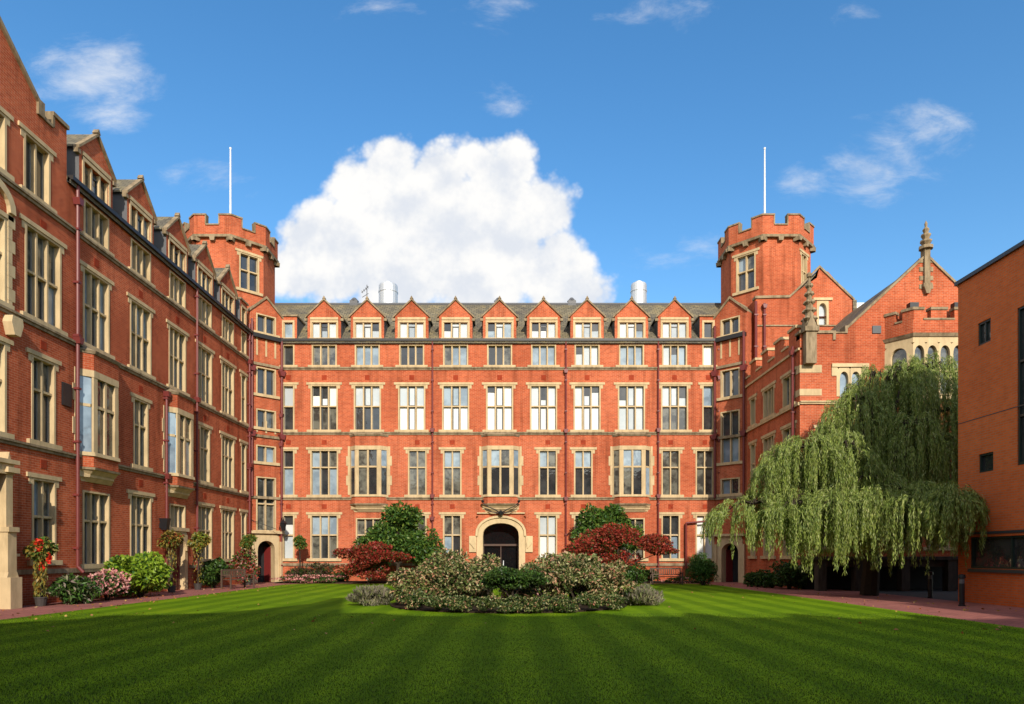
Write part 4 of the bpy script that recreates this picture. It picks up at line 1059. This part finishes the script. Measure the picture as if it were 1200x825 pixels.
# range that closes the court behind the viewpoint and shades the near lawn
RB = thing('brick_range', 'brick range behind the viewpoint that shades the near half of the lawn', 'building', (3, -9, 0))
QF = F((0, -8, 0), (-1, 0, 0), (0, 1, 0))
prof = [(-40, 10.8), (-5.5, 10.9), (-4.0, 11.5), (-2.6, 12.1), (-2.5, 12.5), (-1.0, 12.6), (0.2, 13.0), (1.2, 13.6), (2.2, 14.6), (2.8, 16.1), (3.25, 16.2), (3.4, 12.9), (4.3, 12.9), (5.2, 12.45), (6.4, 12.4), (7.0, 12.9), (7.6, 12.4), (9.4, 12.5), (10.0, 13.1), (10.6, 12.35), (11.9, 12.35), (12.5, 13.0), (13.1, 12.2), (14.5, 12.25), (15.1, 12.9), (15.7, 12.05), (17.2, 12.1), (17.8, 12.7), (18.4, 12.0), (20.0, 12.2), (21, 14.8), (32, 14.8)]
mb = MB()
prof = [(x-2.7, z+.1) for x, z in prof]
mb.hexa([(x, -8.0, 0) for x, z in (prof[0], prof[-1])] + [(x, -8.0, z) for x, z in reversed(prof)], [(x, -9.5, 0) for x, z in (prof[0], prof[-1])] + [(x, -9.5, z) for x, z in reversed(prof)])
mb.build('wall', BR, RB)
for k in range(-6, 7):
    for v0, v1 in ((1.4, 3.8), (5.1, 7.6), (8.8, 10.6)):
        w = MB(); c = k*3.0
        w.fbox(QF, c-.85, c+.85, v0-.1, v0, 0, .1, 0); w.fbox(QF, c-.9, c+.9, v1, v1+.15, 0, .06, 0)
        for q in (-.8, -.27, .27, .8): w.fbox(QF, c+q-.05, c+q+.05, v0, v1, 0, .05, 0)
        w.fbox(QF, c-.8, c+.8, v0, v1, -.02, .012, 1)
        w.build('window', [ST, G_D], RB)

# ------------------------------------------------------------------ plants
def leaves(name, mats, parent, pos, axis, ln, wd, idx=None, droop=0.0):
    """N diamond leaves, each a small bent quad"""
    N_ = len(pos); off = np.zeros(3); q = parent
    while q is not None: off += np.array(q.location); q = q.parent
    pos = pos-off
    axis = axis/np.maximum(1e-6, np.linalg.norm(axis, axis=1, keepdims=True))
    r = rng.normal(size=(N_, 3)); side = np.cross(axis, r); side /= np.maximum(1e-6, np.linalg.norm(side, axis=1, keepdims=True))
    up = np.cross(side, axis)
    ln = np.broadcast_to(ln, N_)*rng.uniform(.7, 1.3, N_); wd = np.broadcast_to(wd, N_)*rng.uniform(.75, 1.25, N_)
    V = np.empty((N_, 4, 3))
    V[:, 0] = pos-axis*ln[:, None]*.5; V[:, 2] = pos+axis*ln[:, None]*.5
    mid = pos+up*(wd*.25)[:, None]
    V[:, 1] = mid+side*(wd*.5)[:, None]; V[:, 3] = mid-side*(wd*.5)[:, None]
    if droop: V[:, 2, 2] -= droop*ln
    me = bpy.data.meshes.new(name)
    me.vertices.add(N_*4); me.vertices.foreach_set('co', V.ravel())
    me.loops.add(N_*4); me.loops.foreach_set('vertex_index', np.arange(N_*4, dtype=np.int32))
    me.polygons.add(N_); me.polygons.foreach_set('loop_start', np.arange(0, N_*4, 4, dtype=np.int32))
    for m_ in mats: me.materials.append(m_)
    if idx is not None: me.polygons.foreach_set('material_index', idx.astype(np.int32))
    me.update(calc_edges=True); me.validate()
    o = bpy.data.objects.new(name, me); col.objects.link(o); o.parent = parent
    return o
def lumpy(c, r, n, lumps=14, spread=.62, lr=(.32, .5), zmin=.02, shell=(.72, 1.06), sparse=0.0):
    """points spread through the shells of many lumps filling an ellipsoid: returns positions, outward directions"""
    c = np.array(c, float); r = np.array(r, float)
    L_ = rng.normal(size=(lumps, 3)); L_ /= np.linalg.norm(L_, axis=1, keepdims=True); L_ *= spread*rng.uniform(.55, 1.12, (lumps, 1))
    R_ = rng.uniform(lr[0], lr[1], lumps)
    k = rng.choice(lumps, n, p=R_**2/np.sum(R_**2))
    d = rng.normal(size=(n, 3)); d /= np.linalg.norm(d, axis=1, keepdims=True)
    rad = R_[k]*(shell[0]+(shell[1]-shell[0])*rng.random(n)**.7)*(1+.18*np.sin(d[:, 0]*7+k)*np.sin(d[:, 2]*6+k*2))
    p = c+(L_[k]+d*rad[:, None])*r
    ok = p[:, 2] > zmin
    return p[ok], (d+L_[k]*.6)[ok]
def stems(parent, c, h, r=.03, n=5, spread=.3, mat=BARK):
    mb = MB()
    for k in range(n):
        a = 2*math.pi*k/n+rnd.uniform(-.4, .4); s = spread*rnd.uniform(.5, 1)
        mb.path([(c[0]+.04*math.cos(a), c[1]+.04*math.sin(a), c[2]), (c[0]+s*.5*math.cos(a), c[1]+s*.5*math.sin(a), c[2]+h*.45), (c[0]+s*math.cos(a), c[1]+s*math.sin(a), c[2]+h)], r, r*.35, 5)
    return mb.build('stem', mat, parent)
def gp(px, dist): return (px-600)*dist/800
def shrub(name, label, cat, x, y, rx_, ry_, h, n, ln, wd, mats, probs=None, group=None, lumps=14, z0=0.0, lr=(.32, .5), spread=.62, droop=.1, flowers=None, stem=True, topflower=False):
    t = thing(name, label, cat, (x, y, z0), group)
    if stem: stems(t, (x, y, z0), h*.75, .03*max(.6, h), 5, min(rx_, ry_)*.6)
    p, d = lumpy((x, y, z0+h*.52), (rx_, ry_, h*.52), n, lumps, spread, lr, z0+.02)
    ax = d*.8+rng.normal(size=d.shape)*.7
    idx = rng.choice(len(mats), len(p), p=probs) if probs else np.zeros(len(p))
    o = leaves('foliage', mats, t, p, ax, ln, wd, idx, droop)
    if flowers:
        fm, fn, fl = flowers
        q, d2 = lumpy((x, y, z0+h*.55), (rx_*1.05, ry_*1.05, h*.52), fn, lumps, spread, lr, z0+.05, (1.0, 1.1))
        leaves('blossom', [fm], t, q, rng.normal(size=q.shape), fl, fl*.8)
    return t
def tree(name, label, x, y, h, crowns, n, ln, wd, mats, probs=None, cat='tree', group=None, trunk_r=.12, lumps=10, z0=0.0, lr=(.3, .48), droop=.1):
    t = thing(name, label, cat, (x, y, z0), group)
    mb = MB()
    top = max(c[2] for c in crowns)
    mb.path([(x, y, z0), (x+.03, y, z0+top*.4), (x-.02, y+.03, z0+top*.8)], trunk_r, trunk_r*.45, 7)
    for (cx_, cy_, cz_, *_r) in crowns: mb.path([(x, y, z0+top*.3), ((x+cx_)/2, (y+cy_)/2, z0+cz_*.75), (cx_, cy_, z0+cz_)], trunk_r*.55, trunk_r*.15, 5)
    mb.build('trunk', BARK, t)
    P_, D_ = [], []
    tot = sum(c[3]*c[4]+c[3]*c[5] for c in crowns)
    for c in crowns:
        p, d = lumpy((c[0], c[1], z0+c[2]), c[3:6], int(n*(c[3]*c[4]+c[3]*c[5])/tot), lumps, .66, lr); P_.append(p); D_.append(d)
    p = np.vstack(P_); d = np.vstack(D_)
    idx = rng.choice(len(mats), len(p), p=probs) if probs else np.zeros(len(p))
    leaves('crown', mats, t, p, d*.8+rng.normal(size=d.shape)*.6, ln, wd, idx, droop)
    return t

# back border: magnolias and maples in front of the central range
def bh(py, d): return 1.5+(652-py)*d/800
tree('magnolia_tree', 'glossy green evergreen tree against the wall left of the arched entrance', gp(466, 37.8), 37.8, 4.6,
     [(gp(466, 37.8), 37.8, 2.7, 1.9, 1.3, 1.7), (gp(445, 37.8), 37.6, 1.9, 1.4, 1.0, 1.2), (gp(492, 37.8), 37.7, 1.9, 1.3, 1.0, 1.2), (gp(470, 37.8), 37.9, 3.6, 1.3, 1.0, .95)], 12000, .22, .10, [LF_MAG], lumps=14)
tree('magnolia_tree', 'glossy green evergreen tree rising behind the red maple right of the arched entrance', gp(702, 38), 38, 4.6,
     [(gp(702, 38), 38, 2.8, 1.5, 1.1, 1.5), (gp(720, 38), 38, 3.6, .9, .8, .9), (gp(682, 38), 37.9, 2.0, 1.1, .9, 1.1), (gp(735, 38), 38, 2.6, .9, .8, 1.1)], 10000, .22, .10, [LF_MAG], lumps=12)
tree('japanese_maple', 'dark red spreading maple under the evergreen left of the entrance', gp(432, 35.6), 35.6, 2.4,
     [(gp(432, 35.6), 35.6, 1.5, 1.95, 1.1, .7), (gp(412, 35.6), 35.5, 1.75, 1.0, .8, .3), (gp(462, 35.6), 35.5, 1.5, 1.2, .8, .32), (gp(440, 35.6), 35.7, 2.0, 1.0, .8, .28), (gp(430, 35.6), 35.4, .85, 1.5, .8, .5)], 9500, .14, .07, [LF_MAPLE, LF_DARK], [.82, .18], trunk_r=.07)
tree('japanese_maple', 'bright red spreading maple right of the arched entrance', gp(725, 35.6), 35.6, 3.2,
     [(gp(722, 35.6), 35.6, 2.5, 1.75, 1.0, .8), (gp(692, 35.6), 35.5, 1.95, 1.5, .8, .65), (gp(755, 35.6), 35.5, 2.1, 1.6, .8, .6), (gp(776, 35.6), 35.5, 1.75, .8, .6, .3), (gp(728, 35.6), 35.5, 1.45, 1.5, .9, .6)], 11500, .14, .07, [LF_MAPLE, LF_DARK], [.86, .14], trunk_r=.08)
shrub('azalea_bush', 'low bush with magenta flowers under the red maple', 'bush', gp(705, 35), 35, .95, .6, 1.1, 1500, .12, .06, [LF_DARK, LF_MAG], [.6, .4], flowers=(LF_MAG2, 350, .11))
shrub('laurel_bush', 'round green bush at the foot of the red maple', 'bush', gp(745, 35.2), 35.2, .8, .6, 1.15, 1800, .13, .07, [LF_DARK, LF_BOX], [.6, .4])
shrub('box_bush', 'clipped dark green cube-like bush between the bench and the willow', 'bush', gp(824, 35), 35, .88, .8, 1.62, 5500, .09, .05, [LF_BOX], lumps=30, spread=.72, lr=(.3, .38))
for i, (px, w_, h_, mats, lab) in enumerate(((352, .8, .9, [LF_PHO, LF_DARK], 'bronze spiky plants in the pink flower bed beside the corner doorway'), (376, .9, 1.1, [LF_PHO, LF_DARK], 'tall bronze spiky plants in the pink flower bed nearer the maple'), (400, .7, .7, [LF_DARK, LF_BOX], 'low green bush in the bed left of the dark maple'), (762, .6, .8, [LF_DARK, LF_BOX], 'low green bush behind the bench right of the maple'), (640, .8, 1.0, [LF_MAPLE, LF_DARK], 'small reddish bush by the wall right of the arched entrance'), (518, .7, 1.4, [LF_DARK, LF_MAPLE], 'small dark bush by the wall left of the arched entrance'))):
    shrub('border_bush', lab, 'bush', gp(px, 38.7), 38.7, w_, .5, h_, 1300, .22 if i < 2 else .13, .05, mats, [.6, .4], droop=0 if i < 2 else .1)
shrub('bedding_flowers', 'low band of pale pink flowers edging the bed by the corner doorway', 'flowers', gp(362, 37.7), 37.7, 2.0, .35, .5, 1400, .10, .05, [LF_BOX, LF_DARK], [.5, .5], flowers=(LF_PINK, 1100, .09), lumps=26, spread=.85, lr=(.12, .25), stem=False)
shrub('bedding_flowers', 'short row of pink flowers below the bench', 'flowers', gp(800, 37.4), 37.4, 1.1, .3, .4, 700, .10, .05, [LF_BOX, LF_DARK], [.5, .5], flowers=(LF_PINK, 260, .08), lumps=16, spread=.85, lr=(.12, .25), stem=False)

# round bed in the lawn
vs = [(-2.75, 20.2, 1.0, .95, 1.35, 0), (-1.75, 20.0, 1.0, 1.0, 1.55, 1), (-.85, 20.6, .9, 1.0, 1.5, 0), (-1.9, 21.8, 1.4, 1.0, 1.65, 1), (.95, 20.3, 1.0, 1.0, 1.5, 0), (1.95, 20.0, 1.05, 1.0, 1.5, 1), (2.85, 20.4, .8, .9, 1.25, 0), (1.8, 21.8, 1.4, 1.0, 1.7, 0)]
vlab = ['leftmost pink-tinged variegated shrub in the round lawn bed', 'cream variegated shrub second from the left in the round bed', 'pink-tinged variegated shrub just left of the dark little tree', 'tall variegated shrub at the back left of the round bed', 'pink-tinged variegated shrub just right of the dark little tree', 'broad cream variegated shrub at the front right of the round bed', 'rightmost pink-tinged variegated shrub beside the lavender', 'tall variegated shrub at the back right of the round bed']
for (x, y, a, b, h, k), lab in zip(vs, vlab):
    shrub('variegated_shrub', lab, 'shrub', x, y, a, b, h, 5000, .125, .05, [LF_VAR, LF_VAR2, LF_DARK], [.58, .20, .22] if k == 0 else [.36, .42, .22], 'shrubs in the round bed', lumps=26, z0=.04, lr=(.2, .36), spread=.74)
shrub('border_bush', 'low bush with pale pink flowers behind the dark dwarf tree', 'bush', 0.1, 19.6, .8, .6, .8, 2200, .10, .045, [LF_DARK, LF_VAR], [.6, .4], flowers=(LF_PINK, 350, .07), z0=.04)
t = tree('dwarf_tree', 'small dark flat-topped tree at the middle of the round bed', gp(600, 18.6), 18.6, 1.3, [(gp(600, 18.6), 18.6, 1.0, .75, .6, .28), (gp(580, 18.6), 18.6, .82, .6, .5, .24), (gp(618, 18.6), 18.6, .86, .55, .5, .24), (gp(602, 18.6), 18.5, .8, .5, .4, .22)], 6500, .09, .045, [LF_DARK, LF_BOX], [.7, .3], trunk_r=.04)
for i, x in enumerate(np.linspace(-2.7, 2.7, 9)):
    y = 21-math.sqrt(max(0, 3.45**2-(x*.92)**2))+.15
    shrub('edging_shrub', ['low silvery edging shrub at the far left of the bed front', 'low silvery edging shrub second from the left', 'low silvery edging shrub left of the dwarf tree', 'low silvery edging shrub next to the dwarf tree on its left', 'low silvery edging shrub right under the dwarf tree', 'low silvery edging shrub next to the dwarf tree on its right', 'low silvery edging shrub third from the right', 'low silvery edging shrub second from the right', 'low silvery edging shrub at the far right of the bed front'][i], 'shrub', float(x), y, .46, .42, .48, 1300, .075, .035, [LF_VAR2, LF_VAR, LF_DARK], [.26, .18, .56], 'low shrubs edging the round bed', lumps=12, z0=.04, stem=False)
for px, lab in ((436, 'grey green lavender clump at the left end of the round bed'), (752, 'grey green lavender clump at the right end of the round bed')):
    t = thing('lavender_clump', lab, 'lavender', (gp(px, 20.8), 20.8, .03), 'lavender at the ends of the round bed')
    p, d = lumpy((gp(px, 20.8), 20.8, .30), (.74, .66, .34), 6500, 24, .68, (.28, .42), .04)
    leaves('foliage', [LF_LAV, LF_VAR2], t, p, d*.5+np.array((0, 0, .9))+rng.normal(size=d.shape)*.35, .15, .026, rng.choice(2, len(p), p=[.75, .25]))

# left border against the range
def ly(px, X): return 800*abs(X)/(600-px)
shrub('lime_bush', 'large bright yellow green bush against the left range', 'bush', -13.75, ly(165, -13.75), 1.0, 1.55, 1.62, 8000, .20, .10, [LF_LIME, LF_BOX], [.85, .15], lumps=18)
shrub('hydrangea_bush', 'bush covered in dusty pink flower heads beside the yellow green bush', 'bush', -13.8, ly(126, -13.8), .6, .85, .95, 2200, .12, .08, [LF_BOX, LF_DARK], [.5, .5], flowers=(LF_PINK, 1100, .10))
shrub('border_bush', 'low mixed green bush left of the pink hydrangea', 'bush', -13.8, ly(86, -13.8), .65, .9, .9, 2200, .22, .07, [LF_BOX, LF_LAV, LF_DARK], [.4, .25, .35])
shrub('border_bush', 'dark green bush by the wall just left of the red-tinted bush', 'bush', -14.1, ly(250, -14.1), .6, .9, 1.45, 2200, .2, .09, [LF_DARK, LF_BOX], [.6, .4])
shrub('photinia_bush', 'green bush with red leaf tips behind the bench by the corner doorway', 'bush', -13.95, ly(287, -13.95), .75, .8, 2.0, 2600, .16, .07, [LF_MAPLE, LF_BOX, LF_PINK], [.45, .4, .15])
def standard(label, x, y, h, r, mats, probs, flowers=None, group='flower standards along the wall', trail=0):
    t = thing('flower_standard', label, 'planter', (x, y, 0), group)
    mb = MB(); mb.path([(x, y, .2), (x+.03, y, h*.5), (x, y, h)], .045, .03, 6); mb.build('stem', BARK, t)
    mb = MB(); mb.lathe((x, y, 0), [(0, .0), (.13, .0), (.17, .24), (.19, .24), (.19, .28), (.15, .28), (.14, .24), (0, .24)], 12); mb.build('pot', POT, t)
    p, d = lumpy((x, y, h), (r, r, r*.85), 1500, 12, .6, (.35, .5)); leaves('foliage', mats, t, p, d+rng.normal(size=d.shape)*.5, .15, .07, rng.choice(len(mats), len(p), p=probs), .25)
    if flowers: q, d = lumpy((x+.12, y-.12, h-.12), (r*.62, r*.62, r*1.25), 420, 12, .8, (.18, .4)); leaves('blossom', [flowers], t, q, rng.normal(size=q.shape), .10, .08)
    if trail:
        n = trail; a = rng.uniform(0, 6.28, n); rr = r*.45*np.sqrt(rng.random(n)); p = np.stack([x+np.cos(a)*rr, y+np.sin(a)*rr, h-.1-rng.random(n)**1.5*h*.8], 1)
        leaves('trailing_stems', [LF_BASK], t, p, np.tile((0, 0, -1.0), (n, 1))+rng.normal(size=(n, 3))*.3, .13, .04)
standard('tall flower standard with a red blossom head beside the stone porch', -14.2, ly(48, -14.2), 1.75, .42, [LF_BASK, LF_BOX], [.6, .4], LF_RED, trail=700)
standard('orange-leaved flower standard left of the side doorway', -14.2, ly(201, -14.2), 2.2, .5, [LF_BASK, LF_MAPLE], [.85, .15], trail=200)
standard('orange-leaved flower standard right of the side doorway', -14.1, ly(232, -14.1), 2.2, .52, [LF_BASK, LF_LIME], [.85, .15], trail=200)
standard('bushy green standard left of the corner doorway', -13.7, ly(291, -13.7), 2.3, .45, [LF_BASK, LF_BOX], [.6, .4], trail=100)
standard('green potted standard under the narrow window right of the corner doorway', gp(351, 38.6), 38.6, 2.3, .45, [LF_BOX, LF_BASK], [.6, .4])

# bushes near the willow
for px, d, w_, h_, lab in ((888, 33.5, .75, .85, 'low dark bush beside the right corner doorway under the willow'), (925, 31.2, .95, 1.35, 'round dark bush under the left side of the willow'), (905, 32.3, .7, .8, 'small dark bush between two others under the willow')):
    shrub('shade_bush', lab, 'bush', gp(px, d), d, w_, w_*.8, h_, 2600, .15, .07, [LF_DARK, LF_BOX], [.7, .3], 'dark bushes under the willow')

# ------------------------------------------------------------------ willow
def willow():
    tx, ty = 13.7, 26.2
    t = thing('weeping_willow', 'tall weeping willow hanging over the right-hand path beside the modern brick block', 'tree', (tx, ty, 0))
    mb = MB()
    mb.path([(tx, ty, 0), (tx+.1, ty, 1.2), (tx-.05, ty, 2.6), (tx+.15, ty+.1, 4.2)], .34, .22, 9)
    # domes: centre x, y, top z, radius x, radius y, drop of dome edge, strand bottom
    domes = [(15.0, 28.0, 9.3, 1.6, 1.4, 1.9, 4.2, 210), (13.9, 27.4, 8.2, 1.7, 1.2, 1.8, 3.6, 170), (15.9, 27.6, 9.4, 1.4, 1.3, 1.3, 3.8, 170), (17.4, 28.2, 9.7, 1.7, 1.4, 1.5, 4, 190), (16.9, 26.8, 7.6, 1.5, 1.2, 1.4, 3, 150), (15.4, 26.2, 7.0, 1.6, 1.2, 1.6, 2.6, 150), (13.0, 26.6, 6.3, 1.3, 1.2, 1.2, 2.2, 130),
             (11.0, 25.4, 5.95, 1.35, 1.4, 1.0, 3.0, 210), (10.1, 25.6, 5.6, .75, 1.0, .9, 2.9, 110), (12.2, 25.2, 6.0, 1.2, 1.3, 1.1, 2.6, 180),
             (9.0, 25.3, 3.85, 1.7, 1.1, .9, 1.75, 220), (10.2, 24.6, 3.75, 1.3, 1.0, .8, 1.55, 220), (11.4, 24.0, 3.75, 1.2, 1.0, .7, 1.15, 240),
             (12.6, 23.6, 3.75, 1.2, .9, .7, 1.3, 230), (13.55, 22.6, 3.75, 1.0, .8, .6, 1.45, 230), (13.95, 21.7, 3.65, .72, .8, .5, 1.6, 200), (14.1, 23.3, 3.9, .8, .8, .6, 1.7, 160), (12.9, 24.8, 4.7, 1.4, 1.2, .8, 2.0, 170)]
    P_, A_, I_ = [], [], []
    for (cx_, cy_, zt, rx_, ry_, drop, zb, ns) in domes:
        mb.path([(tx, ty, 2.6+rnd.uniform(0, 1)), ((tx+cx_)/2+rnd.uniform(-.3, .3), (ty+cy_)/2, (2.8+zt)/2+.7), (cx_, cy_, zt-.35)], .12, .035, 6)
        tress = []
        for k in range(max(10, ns//4)):
            a = rnd.uniform(0, 2*math.pi); tress.append((a, math.sqrt(rnd.random()), rnd.gauss(0, .32), rnd.uniform(.66, 1.05), rnd.uniform(-.10, .06)))
        for k in range(ns):
            a, r, db, fl, sw0 = tress[k % len(tress)]
            ox, oy = math.cos(a)*r+rnd.gauss(0, .05), math.sin(a)*r+rnd.gauss(0, .05)
            x, y, z = cx_+ox*rx_*.82, cy_+oy*ry_*.82, zt-drop*r*r+rnd.uniform(-.25, .12)
            if k % 9 == 0: mb.path([(cx_, cy_, zt-.4), ((cx_+x)/2, (cy_+y)/2, max(z, zt-.3)), (x, y, z)], .028, .008, 4)
            bot = zb+db+rnd.gauss(0, .18)
            L_ = max(.5, (z-bot)*fl*rnd.uniform(.9, 1.08))
            vx, vy, vz = ox*.9+rnd.uniform(-.18, .18), oy*.9+rnd.uniform(-.18, .18), .45
            step = .085; n = int(L_/step); sw = sw0
            pts = []
            for i in range(n):
                pts.append((x, y, z)); dx, dy, dz = vx, vy, vz
                m_ = math.sqrt(dx*dx+dy*dy+dz*dz); x += dx/m_*step; y += dy/m_*step; z += dz/m_*step
                vx = vx*.84+sw*.05; vy = vy*.84; vz = vz*.84-.25
            if len(pts) < 3: continue
            pt = np.array(pts); ax = np.gradient(pt, axis=0)/step
            rep = 4
            pp = np.repeat(pt, rep, 0)+rng.normal(size=(len(pt)*rep, 3))*.03; aa = np.repeat(ax, rep, 0)*.9+rng.normal(size=(len(pt)*rep, 3))*.3+np.array((0, 0, -.35))
            P_.append(pp); A_.append(aa)
    mb.build('trunk', BARK, t)
    P = np.vstack(P_); A = np.vstack(A_)
    leaves('hanging_foliage', [LF_WIL], t, P, A, .15, .024)
willow()

# ------------------------------------------------------------------ furniture
def bench(label, x, y, rot):
    t = thing('garden_bench', label, 'bench', (x, y, 0), 'wooden benches on the lawn edge')
    c, s = math.cos(rot), math.sin(rot)
    Fb = F((x, y, 0), (c, s, 0), (s, -c, 0))
    seat = MB(); 
    for k in range(4): seat.fbox(Fb, -.75, .75, .42, .45, -.2+k*.12, -.1+k*.12)
    seat.build('seat', BENCHW, t)
    b = MB()
    b.fbox(Fb, -.75, .75, .82, .9, -.3, -.26); b.fbox(Fb, -.75, .75, .52, .57, -.27, -.24)
    for k in range(13): b.fbox(Fb, -.7+k*.113, -.66+k*.113, .57, .82, -.285, -.255)
    b.build('backrest', BENCHW, t)
    for sx in (-1, 1):
        for d0, h in ((.22, .62), (-.29, .9)):
            l = MB(); l.fbox(Fb, min(sx*.75, sx*.81), max(sx*.75, sx*.81), 0, h, d0, d0+.06); l.build('leg', BENCHW, t)
        a = MB(); a.fbox(Fb, min(sx*.74, sx*.82), max(sx*.74, sx*.82), .62, .66, -.24, .3); a.build('armrest', BENCHW, t)
bench('dark wooden bench by the flower bushes left of the corner doorway', gp(279, 31.9), 31.9, math.radians(72))
bench('dark wooden bench between the red maple and the clipped bush', gp(781, 36.0), 36.0, 0)
def bollard(label, x, y, h=.95):
    t = thing('bollard_light', label, 'bollard', (x, y, 0), 'bollard lights along the right path')
    mb = MB(); mb.lathe((x, y, 0), [(.10, 0), (.10, .03), (.075, .04), (.075, h*.72), (0, h*.72)], 12); mb.build('post', IRON, t)
    mb = MB(); mb.lathe((x, y, 0), [(.07, h*.72), (.07, h*.88), (0, h*.88)], 12); mb.build('lamp_lens', LEAD, t)
    mb = MB(); mb.lathe((x, y, 0), [(.09, h*.88), (.10, h*.9), (.09, h), (0, h*1.02)], 12); mb.build('cap', IRON, t)
bollard('bollard light in the dark gap left of the low brick wall', gp(1090, 24.5), 24.5)
bollard('black bollard light standing against the orange brick wall', gp(1135, 20.6)-.2, 20.6)

# ------------------------------------------------------------------ grass blades on the near lawn, coloured dark to deepen its shade
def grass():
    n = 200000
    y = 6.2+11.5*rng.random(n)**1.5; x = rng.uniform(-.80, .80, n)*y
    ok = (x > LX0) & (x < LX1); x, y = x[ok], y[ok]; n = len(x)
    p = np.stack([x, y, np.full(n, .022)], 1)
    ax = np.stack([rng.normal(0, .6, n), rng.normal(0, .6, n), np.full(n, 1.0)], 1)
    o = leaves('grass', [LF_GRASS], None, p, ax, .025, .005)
    tag(o, 'short mown grass blades, coloured darker to deepen the shade on the near lawn', 'grass', kind='stuff')
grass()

LF_FALL = leaf('fallen_leaf', [(.35, .16, .04), (.28, .09, .03), (.40, .26, .06), (.2, .1, .04)], .1)
n = 420
y = rng.uniform(13, 37, n); side = rng.random(n)
x = np.where(side < .45, rng.uniform(-14.5, -11, n), np.where(side < .75, rng.uniform(9.5, 14.5, n), rng.uniform(-12, 10.5, n)))
p = np.stack([x, y, np.full(n, .03)], 1); ax = np.stack([rng.normal(size=n), rng.normal(size=n), rng.normal(0, .2, n)], 1)
tag(leaves('fallen_leaves', [LF_FALL], None, p, ax, .09, .055), 'dry autumn leaves scattered over the lawn and paths', 'leaves', kind='stuff')
